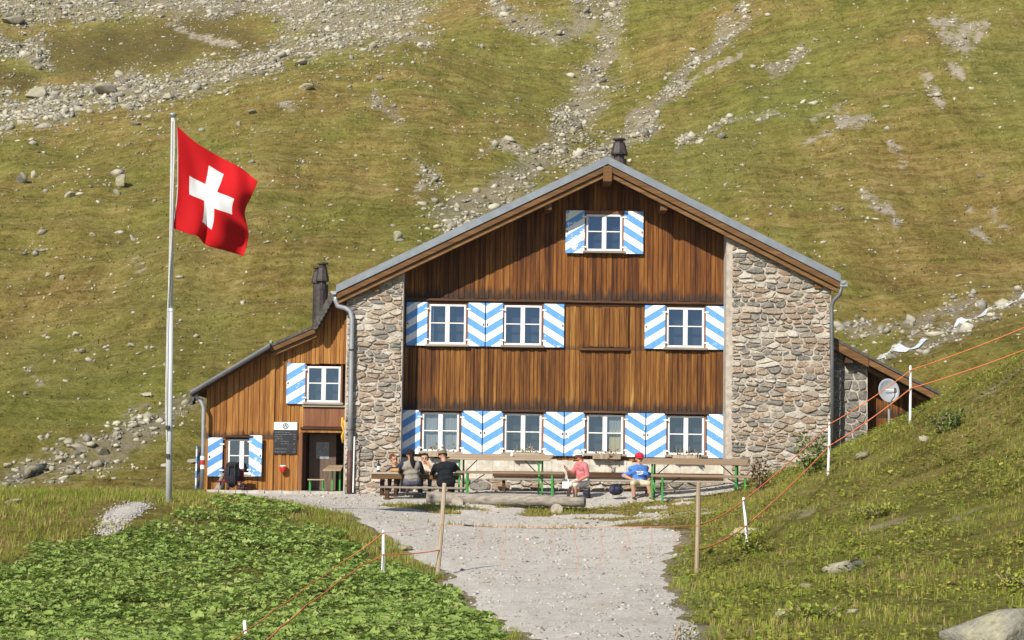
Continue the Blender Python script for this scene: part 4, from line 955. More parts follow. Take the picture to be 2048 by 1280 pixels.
for (v, xa, xb, pr2) in ((.06, .05, .7, 0), (.15, .05, .78, 1), (.25, .05, .38, 1), (.34, .05, .40, 1), (.44, .05, .14, 0), (.44, .3, .66, 0), (.54, .3, .66, 1), (.76, .05, .62, 1), (.88, .05, .55, 1)):
    z = zs_ - (zs_ - q1.z) * (v + .04)
    def scr(a, b):
        x = q0.x + wdt * a; pts = []
        while x < q0.x + wdt * b:
            pts.append((x, yb - .003, z + rr.uniform(-.010, .014))); x += .009
            if rr.random() < .1: x += .006
        if len(pts) > 1: wv.tube(pts, .0022, 4)
    scr(xa, xb)
    if pr2: scr(.85, .94)
wv.build('chalk_writing', M['chalk'], mbd)
q = W(566, 945, YA - .14)
ab = thing('ash_bucket', (q.x, q.y, q.z), 'small red enamel ash bucket hung on the plank wall under the menu board', 'bucket')
MB().lathe((q.x, q.y, q.z), [(0.05, 0), (0.075, .03), (0.085, .12), (0.08, .15)], 14).build('pot', M['redpaint'], ab, smooth=True)
MB().lathe((q.x, q.y, q.z + .151), [(0.084, 0), (0.086, .02), (0.06, .03), (0.01, .032)], 14).build('rim', M['white'], ab, smooth=True); MB().box(q.x - .02, q.x + .02, q.y + .07, YA - .02, q.z + .08, q.z + .12).build('bracket', M['darkmetal'], ab)
ycd = MB(); ycd.tube([W(685, 835, -.62), W(684, 850, -.64), W(688, 862, -.65), W(684, 872, -.65), W(686, 886, -.64)], .03, 6); ycd.tube([W(688, 840, -.62), W(690, 860, -.64), W(687, 880, -.64)], .022, 6)
tag(ycd.build('cord_bundle', M['yellow'], smooth=True), 'yellow cord bundle hanging at the stone corner beside the annex window', 'cord')

# ------------------------------------------------------------------ satellite dish
q = W(1778, 781, -0.6); base = h1(q.x + .05, -0.6)
sd = thing('satellite_dish', (q.x, -0.5, base), 'round grey satellite dish on a post before the lean-to', 'dish')
dm = MB(); vs = [(0, 0.10, 0)]; nr, nn = 6, 28
for i in range(1, nr + 1):
    for j in range(nn): a = 2 * math.pi * j / nn; r_ = i / nr; vs.append((0.275 * r_ * math.cos(a), 0.10 * (1 - r_ * r_), 0.31 * r_ * math.sin(a)))
fs = [(0, 1 + j, 1 + (j + 1) % nn) for j in range(nn)] + [(1 + (i - 1) * nn + j, 1 + i * nn + j, 1 + i * nn + (j + 1) % nn, 1 + (i - 1) * nn + (j + 1) % nn) for i in range(1, nr) for j in range(nn)]
rt = Matrix.Rotation(R(-14), 3, 'X') @ Matrix.Rotation(R(10), 3, 'Z')
dm.add([q + rt @ Vector(v) for v in vs], fs); dob = dm.build('reflector', M['dish'], sd, smooth=True)
md = dob.modifiers.new('thick', 'SOLIDIFY'); md.thickness = 0.012
am = MB(); am.tube([q + rt @ Vector((0.02, .08, -.3)), q + rt @ Vector((0.06, -.2, -.2)), q + rt @ Vector((.05, -.30, -.08))], .016, 6); am.build('feed_arm', M['zinc'], sd)
MB().tube([q + rt @ Vector((.05, -.30, -.13)), q + rt @ Vector((.05, -.29, -.02))], [.035, .028], 8).build('feed_horn', M['darkmetal'], sd)
MB().tube([(q.x + .04, q.y + .16, base - .2), (q.x + .02, q.y + .14, q.z)], .03, 8).build('post', M['zinc'], sd)
mk = MB(); x = -.10
while x < .12:
    a = q + rt @ Vector((x, .035, .03)); mk.box(a.x - .006, a.x + .006, a.y - .06, a.y - .05, a.z - .016, a.z + .016); x += .022
mk.build('maker_mark', M['white'], sd)

# ------------------------------------------------------------------ flagpole and flag
pb = hit(338, 1004); YP = pb.y; ptop = W(346, 236, YP)
fp = thing('flagpole', tuple(pb), 'tall grey metal flagpole standing on the grassy knoll left of the hut', 'flagpole')
jn = W(341, 620, YP)
MB().tube([pb - Vector((0, 0, .3)), pb.lerp(jn, .5), jn], [.062, .057, .052], 12).build('pole', M['polemetal'], fp, smooth=True)
MB().tube([jn + Vector((0, 0, -.03)), jn + Vector((0, 0, .03))], .058, 12).build('joint_collar', M['white'], fp)
MB().tube([jn + Vector((0, 0, .031)), ptop], [.046, .036], 12).build('upper_pole', M['polemetal'], fp, smooth=True)
MB().lathe(tuple(ptop), [(0.036, 0), (.05, .02), (.07, .05), (.075, .07), (.05, .095), (.01, .1)], 14).build('finial', M['zinc'], fp, smooth=True)
hl = MB(); hl.tube([W(349, 240, YP - .06), W(349, 300, YP - .07), W(343, 470, YP - .07), W(335, 620, YP - .09), W(331, 800, YP - .09), W(333, 880, YP - .08)], .008, 5); hl.tube([W(344, 240, YP - .06), W(340, 450, YP - .07), W(334, 700, YP - .09), W(333, 880, YP - .08)], .006, 5)
hl.build('halyard', M['rope'], fp)
for py in (855, 912):
    a = W(335, py, YP - .07); MB().box(a.x - .03, a.x + .04, a.y - .03, a.y + .04, a.z - .04, a.z + .04).build('cleat', M['darkmetal'], fp, bevel=0.006)
def cr_curve(pts, t):
    n = len(pts) - 1; f = t * n; i = min(int(f), n - 1); f -= i
    P = [Vector((*pts[max(min(k, n), 0)], 0)) for k in (i - 1, i, i + 1, i + 2)]
    return 0.5 * ((2 * P[1]) + (-P[0] + P[2]) * f + (2 * P[0] - 5 * P[1] + 4 * P[2] - P[3]) * f * f + (-P[0] + 3 * P[1] - 3 * P[2] + P[3]) * f ** 3)
TOP = [(353, 251), (392, 285), (440, 314), (482, 336), (515, 363)]; BOT = [(345, 456), (372, 466), (396, 473), (412, 490), (450, 501), (487, 512)]
LEFT = [(353, 251), (355, 320), (354, 390), (345, 456)]; RGT = [(515, 363), (503, 392), (490, 425), (497, 470), (487, 512)]
NF = 64; fv = []; ff = []; fm = []
for j in range(NF + 1):
    t = j / NF
    for i in range(NF + 1):
        s_ = i / NF
        c = cr_curve(TOP, s_) * (1 - t) + cr_curve(BOT, s_) * t + cr_curve(LEFT, t) * (1 - s_) + cr_curve(RGT, t) * s_
        c -= Vector((*TOP[0], 0)) * (1 - s_) * (1 - t) + Vector((*TOP[-1], 0)) * s_ * (1 - t) + Vector((*BOT[0], 0)) * (1 - s_) * t + Vector((*BOT[-1], 0)) * s_ * t
        dep = 0.35 * s_ + s_ ** .7 * (0.13 * math.sin(5.5 * s_ + 4.0 * t - 1.0) + 0.10 * math.sin(10 * s_ * (0.4 + t) - 7 * t + 2) * t + 0.05 * math.sin(17 * s_ - 9 * t))
        dep += 0.12 * math.exp(-((s_ - .42 - .1 * t) / .07) ** 2) * t ** 1.5 - 0.16 * math.exp(-((t - .62 - .25 * (s_ - .8)) / .09) ** 2) * max(0, s_ - .45) * 1.6
        dep += 0.05 * math.sin(26 * t - 8 * s_) * max(0, s_ - .6) * max(0, t - .4) * 4
        fv.append(W(c.x, c.y, YP + dep))
for j in range(NF):
    for i in range(NF):
        a = j * (NF + 1) + i; ff.append((a, a + 1, a + NF + 2, a + NF + 1))
        u, v = (i + .5) / NF * 32, (j + .5) / NF * 32
        cross = (6 <= u < 26 and 13 <= v < 19) or (13 <= u < 19 and 6 <= v < 26); fm.append(1 if cross or i < 1 else 0)
fl = MB(); fl.v = [tuple(p) for p in fv]; fl.f = ff; fl.mi = fm
flo = fl.build('flag', [M['red'], M['flagwhite']], smooth=True); md = flo.modifiers.new('thick', 'SOLIDIFY'); md.thickness = .004
tag(flo, 'red flag with white cross blowing from the tall pole', 'flag')

# ------------------------------------------------------------------ furniture
def beer_table(x0, x1, y, zt, w, label, name='beer_table', cat='table', legm='green', thick=.03, drop=.13, shear=.2):
    """board leaning a little towards the path on folding steel legs; set at a slight angle to the house"""
    xc = (x0 + x1) / 2; gz = h1(xc, y)
    t = thing(name, (xc, y, gz), label, cat)
    sx_ = lambda x, yy: x + (yy - y) * shear
    sz_ = lambda yy: zt + (yy - y) / w * drop
    vs = []
    for dz in (-thick, 0):
        for yy in (y - w / 2, y + w / 2):
            for x in (x0, x1): vs.append((sx_(x, yy), yy, sz_(yy) + dz))
    MB().add(vs, [(0, 2, 3, 1), (4, 5, 7, 6), (0, 1, 5, 4), (2, 6, 7, 3), (0, 4, 6, 2), (1, 3, 7, 5)]).build('tabletop' if cat == 'table' else 'seat', M['tabletop'], t, bevel=.008)
    for sx, sg in ((x0 + .27, 1), (x1 - .27, -1)):
        for yy in (y - w * .36, y + w * .36):
            xx = sx_(sx, yy); MB().box(xx - .022, xx + .022, yy - .022, yy + .022, h1(xx, yy) - .02, sz_(yy) - thick - .006).build('leg', M[legm], t, bevel=.004)
        zz = h1(sx, y) + .14
        MB().tube([(sx_(sx, y - w * .33), y - w * .33, zz), (sx_(sx, y + w * .33), y + w * .33, zz)], .014, 6).build('stretcher', M[legm], t)
        MB().tube([(sx + sg * .03, y, zt - (zt - gz) * .45), (sx + sg * .40, y, zt - thick - .03)], .014, 6).build('brace', M['dkgreen'], t)
        MB().tube([(sx_(sx, y - w * .3), y - w * .3, zt - (zt - gz) * .45), (sx_(sx, y + w * .3), y + w * .3, zt - (zt - gz) * .45)], .013, 6).build('crossbar', M['dkgreen'], t)
    return t
def xw(px, Y): return W(px, 940, Y).x
beer_table(xw(900, -2.4), xw(1104, -2.4), -2.4, W(1000, 913, -2.4).z, .62, 'empty beer garden table with green legs to the right of the seated group')
beer_table(xw(1284, -2.4), xw(1496, -2.4), -2.4, W(1390, 922, -2.4).z, .62, 'beer garden table with green legs at the right end near the grassy bank')
beer_table(xw(912, -3.1), xw(1128, -3.1), -3.1, W(1020, 944, -3.1).z, .27, 'narrow beer bench with green legs in front of the middle table', 'beer_bench', 'bench', drop=.035, shear=.1)
beer_table(xw(1302, -3.1), xw(1513, -3.1), -3.1, W(1400, 951, -3.1).z, .27, 'narrow beer bench with green legs in front of the right table', 'beer_bench', 'bench', drop=.035, shear=.1)
# timber table and bench of the seated group
gx0, gx1 = xw(742, -2.2), xw(925, -2.2); GZ = W(830, 945, -2.2).z
gt = thing('picnic_table', ((gx0 + gx1) / 2, -2.2, .05), 'weathered brown plank table at which four people sit', 'table')
for k in range(4): MB().box(gx0 + .01 * (k % 2), gx1, -2.55 + k * .176, -2.55 + k * .176 + .17, GZ - .05, GZ).build('plank', M['greywood'], gt, bevel=.006)
MB().box(gx0 + .03, gx1 - .03, -2.53, -2.50, GZ - .16, GZ - .052).build('apron', M['rake'], gt, bevel=.006)
for xx in (gx0 + .6, gx1 - .45):
    for yy in (-2.35, -1.95): MB().box(xx - .04, xx + .04, yy - .04, yy + .04, h1(xx, yy) - .05, GZ - .052).build('leg', M['beam'], gt, bevel=.006)
BZ = W(830, 973, -2.95).z
gb = thing('plank_bench', ((gx0 + gx1) / 2, -2.95, 0), 'low grey plank bench on dark supports under the two people seen from behind', 'bench')
MB().box(xw(752, -2.95), xw(932, -2.95), -3.12, -2.78, BZ - .05, BZ).build('seat', M['greywood'], gb, bevel=.01)
for xx in (xw(775, -2.95), xw(900, -2.95)): MB().box(xx - .05, xx + .05, -3.05, -2.85, h1(xx, -2.95) - .1, BZ - .052).build('leg', M['beam'], gb, bevel=.008)
bb = thing('plank_bench', ((gx0 + gx1) / 2, -1.6, 0), 'rear plank bench against the wall behind the timber table of the group', 'bench')
MB().box(xw(745, -1.6), xw(905, -1.6), -1.75, -1.45, .36, .41).build('seat', M['greywood'], bb, bevel=.01)
for xx in (xw(765, -1.6), xw(885, -1.6)): MB().box(xx - .05, xx + .05, -1.7, -1.5, h1(xx, -1.6) - .1, .358).build('leg', M['beam'], bb, bevel=.008)
# table and stool in the doorway
yd = -0.1; a0_, a1_ = W(648, 930, yd), W(684, 930, yd)
dt = thing('doorway_table', ((a0_.x + a1_.x) / 2, yd, .04), 'pale table with green legs half inside the annex doorway', 'table')
MB().add([(a0_.x, yd - .35, a0_.z - .12), (a1_.x, yd - .35, a1_.z - .12), (a1_.x, yd + .35, a1_.z), (a0_.x + .1, yd + .35, a0_.z)] + [(a0_.x, yd - .35, a0_.z - .15), (a1_.x, yd - .35, a1_.z - .15), (a1_.x, yd + .35, a1_.z - .03), (a0_.x + .1, yd + .35, a0_.z - .03)],
         [(0, 1, 2, 3), (7, 6, 5, 4), (0, 4, 5, 1), (1, 5, 6, 2), (2, 6, 7, 3), (3, 7, 4, 0)]).build('tabletop', M['tabletop'], dt)
for xx in (a0_.x + .22, a1_.x - .04): MB().box(xx - .018, xx + .018, yd - .1, yd - .06, .04, a0_.z - .09).build('leg', M['green'], dt)
s0, s1 = W(616, 958, yd - .2), W(650, 958, yd - .2)
st = thing('doorway_stool', ((s0.x + s1.x) / 2, yd - .2, .04), 'small stool with green legs beside the table in the annex doorway', 'stool')
MB().box(s0.x, s1.x, yd - .32, yd - .02, s0.z - .03, s0.z).build('seat', M['tabletop'], st, bevel=.006)
for xx in (s0.x + .05, s1.x - .05):
    for yy in (yd - .28, yd - .08): MB().box(xx - .014, xx + .014, yy - .014, yy + .014, .04, s0.z - .032).build('leg', M['green'], st)

# log bench and its two round supports
l0, l1 = hit(860, 1006), hit(1165, 1024)
lz = .17
lg = MB(); pa = W(856, 996, l0.y); pb_ = W(1170, 1004, l1.y - .1); n = 14
lg.tube([pa.lerp(pb_, k / n) + Vector((0, .015 * math.sin(k * 1.9), .008 * math.sin(k * 2.7))) for k in range(n + 1)], [.148 - .002 * k + .008 * math.sin(k * 1.3) for k in range(n + 1)], 18)
lgr = thing('log', tuple((pa + pb_) / 2 - Vector((0, 0, .17))), 'long grey weathered log lying on two round chocks by the path', 'log')
lo = lg.build('trunk', M['log'], lgr, smooth=False); lo.data.polygons.foreach_set('use_smooth', [True] * (len(lo.data.polygons) - 2) + [False] * 2)
for (px, py) in ((912, 1014), (1114, 1021)):
    c = W(px, py, -5.0); c.y = pa.lerp(pb_, (px - 856) / 314).y
    c.z = h1(c.x, c.y - .42) + .075
    MB().tube([(c.x, c.y - .42, c.z), (c.x, c.y + .3, c.z)], .135, 16).build('chock', M['logend'], lgr)

# fence stakes, posts and orange cord
def stake(px0, py0, px1, py1, r, mat, name, label, cat, group=None, n=8):
    b = hit(px0, py0); t = W(px1, py1, b.y)
    mb = MB(); up = (t - b); bl = b - up.normalized() * .15
    mb.tube([bl, b.lerp(t, .5) + Vector((r * .2, 0, 0)), t - up.normalized() * .015, t], [r, r * .97, r * .92, r * .7], n)
    return tag(mb.build(name, M[mat], smooth=False, bevel=0), label, cat, group), b, t
st1, s1b, s1t = stake(875, 1150, 889, 966, .037, 'stake', 'wooden_stake', 'round wooden stake leaning right on the left edge of the path', 'stake', 'wooden stakes beside the path')
st2, s2b, s2t = stake(1393, 1147, 1397, 963, .036, 'stake', 'wooden_stake', 'upright round wooden stake on the right edge of the path', 'stake', 'wooden stakes beside the path')
PG = 'white fence posts'
_, p1b, p1t = stake(765, 1158, 767, 1060, .026, 'white', 'fence_post', 'white plastic fence post at the edge of the leafy bank left of the path', 'post', PG)
_, p2b, p2t = stake(1495, 1098, 1487, 995, .026, 'white', 'fence_post', 'leaning white fence post right of the path nearest the tables', 'post', PG)
_, p3b, p3t = stake(1656, 950, 1659, 845, .027, 'white', 'fence_post', 'white fence post on the grassy bank before the corner of the stone wall', 'post', PG)
_, p4b, p4t = stake(1820, 846, 1821, 731, .027, 'white', 'fence_post', 'white fence post high on the bank beside the satellite dish', 'post', PG)
_, p5b, p5t = stake(492, 1290, 489, 1241, .022, 'white', 'fence_post', 'short white post top among the leaves at the bottom edge of the picture', 'post', PG)
def sag(a, b, n=10, d=.05):
    a = Vector(a); b = Vector(b); return [a.lerp(b, k / n) + Vector((0, 0, -d * 4 * (k / n) * (1 - k / n))) for k in range(n)]
def on(b, t, f): return b.lerp(t, f) + Vector((0, -.035, 0))
e6t, e6b = W(2110, 628, p4b.y + .5), W(2110, 675, p4b.y + .5)
low6 = hit(440, 1300); low6t = Vector((low6.x, low6.y, low6.z + .45))
cu = [low6t, on(p5b, p5t, .95) + Vector((0, 0, .05)), on(p1b, p1t, .95), on(s1b, s1t, .55), on(s2b, s2t, .52), on(p2b, p2t, .95), on(p3b, p3t, .97), on(p4b, p4t, .92), e6t]
def over(px, py, up_=.26):
    h_ = hit(px, py); 
    for _ in range(30):
        q_ = W(px, py, h_.y)
        if q_.z - h1(q_.x, q_.y) > up_: break
        h_.y -= .12
    return W(px, py, h_.y)
cl = [over(515, 1292), over(560, 1255), over(610, 1212), over(680, 1160), over(725, 1128), on(p1b, p1t, .5), on(s1b, s1t, .27)]
cu[0:2] = [over(440, 1292), over(489, 1262), over(545, 1222), over(620, 1168), over(690, 1120)]
cr_ = [on(s2b, s2t, .25), on(p2b, p2t, .45), on(p3b, p3t, .55), on(p4b, p4t, .6), e6b]
def cord(lst, r, label, d=.04):
    pts = []
    for a, b in zip(lst[:-1], lst[1:]): pts += sag(a, b, 10, d)
    pts.append(lst[-1]); return tag(MB().tube(pts, r, 5).build('orange_rope', M['orange'], smooth=True), label, 'cord', 'orange fence cords')
cord(cu[:6], .007, 'thin orange cord strung over the leafy bank up to the white post by the path', .02)
cord(cu[5:8], .0032, 'thin orange cord stretched across the gravel path between the wooden stakes', .03)
cord(cu[7:], .011, 'upper orange cord climbing the right bank from the stake past three white posts', .05)
cord(cl, .009, 'lower orange cord running down through the leaves at the left bank', .02)
cord(cr_, .012, 'lower orange cord climbing the right bank past the white posts', .05)
rr = random.Random(8); a, b = on(s1b, s1t, .55), on(s2b, s2t, .52)
lc = thing('cord_fringe', tuple(a.lerp(b, .5) - Vector((0, 0, .8))), 'row of loose orange strands dangling from the cord across the path', 'cord')
for k in range(9):
    t = (k + 1.6) / 10.5; p = a.lerp(b, t) - Vector((0, 0, .06)); L = rr.uniform(.35, .75); pts = []
    for j in range(7): pts.append(p + Vector((rr.uniform(-.02, .02) + .03 * math.sin(j + k), 0, -L * j / 6)))
    MB().tube(pts, .0026, 4).build('strand', M['orange'], lc)
hb = a.lerp(b, .09); MB().tube([hb + Vector((0, -.01, -.01)), hb + Vector((.16, -.01, -.02))], .014, 6).build('handle', M['black'], lc)

# ------------------------------------------------------------------ people
def capsule(mb, a, b, ra, rb, mi):
    a = Vector(a); b = Vector(b); ax = b - a; L = ax.length
    t = ax / L if L > 1e-6 else Vector((0, 0, 1)); n = 10
    pts = []; rs = []
    for k in range(4): an = math.pi / 2 * (1 - k / 4); pts.append(a - t * ra * math.sin(an)); rs.append(max(ra * math.cos(an), 1e-3))
    pts.append(a); rs.append(ra)
    if L > 1e-6: pts.append(b); rs.append(rb)
    for k in range(1, 5): an = math.pi / 2 * k / 4; pts.append(b + t * rb * math.sin(an)); rs.append(max(rb * math.cos(an), 1e-3))
    mb.tube(pts, rs, n, mi)
def person(label, pelvis, chest, head, face, sh_w, arms, legs, mats, hair=None, hat=None, build=1.0, vox=.0125):
    """mats: dict torso, arm, fore, thigh, shin, foot, skin -> material names"""
    pelvis, chest, head = Vector(pelvis), Vector(chest), Vector(head); f = Vector(face).normalized(); side_ = f.cross(Vector((0, 0, 1))).normalized(); up = (head - chest).normalized()
    bodyf = (side_.cross(chest - pelvis)).normalized()
    if bodyf.dot(f) < 0: bodyf = -bodyf
    bs = (chest - pelvis).normalized().cross(bodyf); bs = -bs if bs.dot(side_) < 0 else bs
    caps = []; B = build
    def c(a, b, ra, rb, m_): caps.append((Vector(a), Vector(b), ra, rb, m_))
    c(pelvis - bs * .085 * B, pelvis + bs * .085 * B, .115 * B, .115 * B, 'thigh')
    mid = pelvis.lerp(chest, .5); c(pelvis + (chest - pelvis) * .18 - bs * .05, pelvis + (chest - pelvis) * .18 + bs * .05, .125 * B, .125 * B, 'torso')
    c(mid - bs * .05, mid + bs * .05, .118 * B, .118 * B, 'torso'); c(mid + bodyf * .03 * B, pelvis.lerp(chest, .3) + bodyf * .04 * B, .105 * B, .11 * B, 'torso')
    ch = pelvis.lerp(chest, .86); c(ch - bs * (sh_w * .5 - .10), ch + bs * (sh_w * .5 - .10), .112 * B, .112 * B, 'torso')
    c(chest - bs * (sh_w * .5 - .06), chest + bs * (sh_w * .5 - .06), .066 * B, .066 * B, 'torso'); c(chest - bs * .07, chest + bs * .07, .085 * B, .085 * B, 'torso')
    c(chest + up * .04, head - up * .07, .058, .052, 'skin')
    c(head + up * .035 - f * .012, head + up * .035 + f * .012, .088, .086, 'skin'); c(head - up * .055 + f * .025, head - up * .02 + f * .01, .062, .075, 'skin'); c(head - up * .085 + f * .05, head - up * .08 + f * .045, .034, .034, 'skin')
    c(head + up * .005 + f * .092, head - up * .03 + f * .108, .010, .016, 'skin')
    for s_ in (-1, 1): c(head - up * .005 + side_ * s_ * .086, head - up * .035 + side_ * s_ * .084, .020, .014, 'skin')
    for s_, (el, wr, hd_) in zip((-1, 1), arms):
        shd = chest + bs * s_ * sh_w * .5; el, wr = Vector(el), Vector(wr); hd_ = Vector(hd_).normalized()
        c(shd, el, .060 * B, .047 * B, 'arm'); c(el, wr, .044 * B, .030, 'fore')
        pd = hd_; c(wr + pd * .02, wr + pd * .075, .028, .032, 'hand')
        ref = Vector((0, 0, -1)) if abs(pd.z) < .9 else f
        wd = pd.cross(ref).normalized(); nrm = wd.cross(pd).normalized()
        if nrm.z > 0: nrm = -nrm
        for k, ln in enumerate((.072, .082, .077, .06)):
            r0 = wr + pd * .09 + wd * (k - 1.5) * .020; m1 = r0 + pd * ln * .5 + nrm * .006; e = m1 + pd * ln * .40 + nrm * ln * .35
            c(r0, m1, .0098, .0095, 'hand'); c(m1, e, .0095, .0085, 'hand')
        th = wr + pd * .03 - wd * s_ * .028; t2 = th + pd * .04 - wd * s_ * .03 + nrm * .01; c(th, t2, .013, .011, 'hand'); c(t2, t2 + pd * .035 + nrm * .012, .011, .0095, 'hand')
    for s_, (kn, an, toe) in zip((-1, 1), legs):
        hip = pelvis + bs * s_ * .095 * B; kn, an, toe = Vector(kn), Vector(an), Vector(toe).normalized()
        c(hip, kn, .092 * B, .062 * B, 'thigh'); c(kn, kn.lerp(an, .35), .058, .056, 'shin'); c(kn.lerp(an, .35), an, .056, .038, 'shin')
        c(an - toe * .04 - Vector((0, 0, .03)), an + toe * .15 - Vector((0, 0, .035)), .042, .034, 'foot')
    mb = MB()
    for (a, b, ra, rb, m_) in caps: capsule(mb, a, b, ra, rb, 0)
    org = Vector((pelvis.x, pelvis.y, min((cc[1].z - cc[3]) for cc in caps)))
    me = bpy.data.meshes.new('person'); me.from_pydata([tuple(Vector(v) - org) for v in mb.v], [], mb.f); me.update()
    tmp = bpy.data.objects.new('tmp_body', me); COL.objects.link(tmp); md = tmp.modifiers.new('r', 'REMESH'); md.mode = 'VOXEL'; md.voxel_size = vox
    m2 = tmp.modifiers.new('s', 'SMOOTH'); m2.factor = .5; m2.iterations = 3
    dg = bpy.context.evaluated_depsgraph_get(); nm = bpy.data.meshes.new_from_object(tmp.evaluated_get(dg)); bpy.data.objects.remove(tmp); bpy.data.meshes.remove(me)
    names = []; keys = {}
    for k in ('torso', 'arm', 'fore', 'hand', 'thigh', 'shin', 'foot', 'skin'):
        mm = mats.get(k, mats.get('skin', 'skin'))
        if mm not in names: names.append(mm)
        keys[k] = names.index(mm)
    names.append('hair_dark'); eye_i = len(names) - 1
    nm.materials.clear()
    for mm in names: nm.materials.append(M[mm])
    n = len(nm.polygons); C_ = np.empty(n * 3); nm.polygons.foreach_get('center', C_); C_ = C_.reshape(-1, 3) + np.array(org)
    best = np.full(n, 1e9); idx = np.zeros(n, int)
    for (a, b, ra, rb, m_) in caps:
        A, Bv = np.array(a), np.array(b); ab_ = Bv - A; L2 = ab_ @ ab_ + 1e-9; t = np.clip(((C_ - A) @ ab_) / L2, 0, 1)
        d = np.linalg.norm(C_ - A - t[:, None] * ab_, axis=1) - (ra + (rb - ra) * t)
        k = d < best; best[k] = d[k]; idx[k] = keys[m_]
    for s_ in (-1, 1):
        ep = np.array(head + up * .012 + side_ * s_ * .033 + f * .083); idx[np.linalg.norm(C_ - ep, axis=1) < .015] = eye_i
    mp = np.array(head - up * .068 + f * .088); q_ = C_ - mp; idx[(np.abs(q_ @ np.array(up)) < .007) & (np.abs(q_ @ np.array(side_)) < .026) & (np.abs(q_ @ np.array(f)) < .03)] = eye_i
    nm.polygons.foreach_set('material_index', idx.astype(np.int32)); nm.polygons.foreach_set('use_smooth', np.ones(n, bool)); nm.name = 'person'
    o = bpy.data.objects.new('person', nm); link(o, None, org); tag(o, label, 'person', 'people at the tables')
    def shell(name, cz, rx, ry, rz, mat, cond, jit=.0):
        bm = bmesh.new(); bmesh.ops.create_icosphere(bm, subdivisions=3, radius=1)
        hb_ = MB(); rr2 = random.Random(3); vs = []
        for v in bm.verts:
            p = v.co; k = 1 + rr2.uniform(-jit, jit)
            vs.append(head + up * cz + (side_ * p.x * rx + f * p.y * ry + up * p.z * rz) * k)
        fs = [[v.index for v in fc.verts] for fc in bm.faces if cond(fc.calc_center_median())]; bm.free()
        return hb_.add(vs, fs).build(name, M[mat], o, smooth=True)
    if hair:
        kind, hm = hair
        lowz = {'short': -.15, 'mid': -.75, 'tail': -.35}[kind]
        h_ = shell('hair', .03, .103, .106, .108, hm, lambda p: (p.z > .52) or (p.y < .28 and p.z > lowz) or (kind == 'mid' and p.y < .62 and p.z > .1), .03)
        h_.modifiers.new('t', 'SOLIDIFY').thickness = .015
        if kind == 'tail':
            tb = MB(); s0_ = head - f * .10 + up * .03
            tb.tube([s0_, s0_ - f * .045 - up * .06, s0_ - f * .03 - up * .16, s0_ - f * .01 - up * .27 + side_ * .02, s0_ - up * .36 + side_ * .03], [.035, .05, .055, .05, .012], 9)
            tb.build('ponytail', M[hm], o, smooth=True)
    if hat:
        hk, hm = hat
        hm_o = shell('hat', .045, .110, .118, .105, hm, lambda p: p.z > -.02); hm_o.modifiers.new('t', 'SOLIDIFY').thickness = .008
        br = MB(); vs = []; n2 = 20
        for i in range(n2 + 1):
            an = (math.pi * i / n2) if hk == 'cap' else 2 * math.pi * i / n2
            cx_, sy_ = math.cos(an), math.sin(an); ex2 = .09 if hk == 'cap' else .045
            if hk == 'cap': ex2 *= max(0.02, sy_)
            for rr3, dz in ((0, .0), (ex2, -.025)):
                vs.append(head + up * (.045 + dz) + side_ * cx_ * (.109 + (rr3 if hk != 'cap' else rr3 * .25)) + f * sy_ * (.117 + rr3))
        br.add(vs, [(2 * i, 2 * i + 1, 2 * i + 3, 2 * i + 2) for i in range(n2)]); bo = br.build('brim', M[hm], hm_o, smooth=True); bo.modifiers.new('t', 'SOLIDIFY').thickness = .006
    o['_'] = 0; del o['_']
    return o, head, f, side_, up
def at(px, py, Y): return W(px, py, Y)
# boy behind the table, looking right, arms on the table
Y0 = -1.75; hd_ = at(787, 919, Y0); ch_ = at(790, 938, Y0); pv = Vector((ch_.x, -1.62, .52))
person('person with brown hair in a dark T-shirt leaning on the table beside the bottle', pv, ch_, hd_, (.55, -.8, -.15), .36,
       [(at(771, 951, -1.85)), (0, 0, 0)] and [(at(812, 950, -1.9), Vector((at(800, 948, -2.1).x, -2.1, GZ + .045)), (-.8, -.5, 0)), (at(769, 950, -1.9), Vector((at(782, 948, -2.1).x, -2.12, GZ + .045)), (.8, -.5, 0))][::-1] if False else
       [(at(770, 949, -1.9), Vector((at(784, 948, -2.1).x, -2.12, GZ + .045)), (.8, -.5, 0)), (at(811, 949, -1.9), Vector((at(798, 948, -2.1).x, -2.15, GZ + .045)), (-.8, -.5, 0))],
       [((pv.x - .1, -2.1, .48), (pv.x - .1, -2.15, .12), (0, -1, 0)), ((pv.x + .1, -2.1, .48), (pv.x + .1, -2.15, .12), (0, -1, 0))],
       dict(torso='tee_dark', arm='tee_dark', fore='skin', hand='skin', thigh='tee_dark', shin='tee_dark', foot='shoe', skin='skin'), hair=('mid', 'hair_brown'), build=.88)
# woman with ponytail and grey vest, back to the camera
Y0 = -2.85; hd_ = at(821, 909, Y0); ch_ = at(822, 928, Y0 - .02); pv = Vector((at(824, 962, Y0).x, Y0, BZ + .12))
person('person with dark ponytail in a grey vest seen from behind at the table', pv, ch_, hd_, (-.25, 1, -.1), .41,
       [(at(800, 944, -2.7), Vector((at(803, 948, -2.4).x, -2.42, GZ + .04)), (.2, 1, 0)), (at(846, 944, -2.7), Vector((at(842, 948, -2.4).x, -2.42, GZ + .04)), (-.2, 1, 0))],
       [((pv.x - .12, -2.45, BZ + .12), (pv.x - .12, -2.5, .12), (0, 1, 0)), ((pv.x + .14, -2.45, BZ + .12), (pv.x + .16, -2.5, .12), (0, 1, 0))],
       dict(torso='vest', arm='tee_dark', fore='tee_dark', hand='skin', thigh='slate', shin='slate', foot='shoe', skin='skin'), hair=('tail', 'hair_dark'), build=1.08)
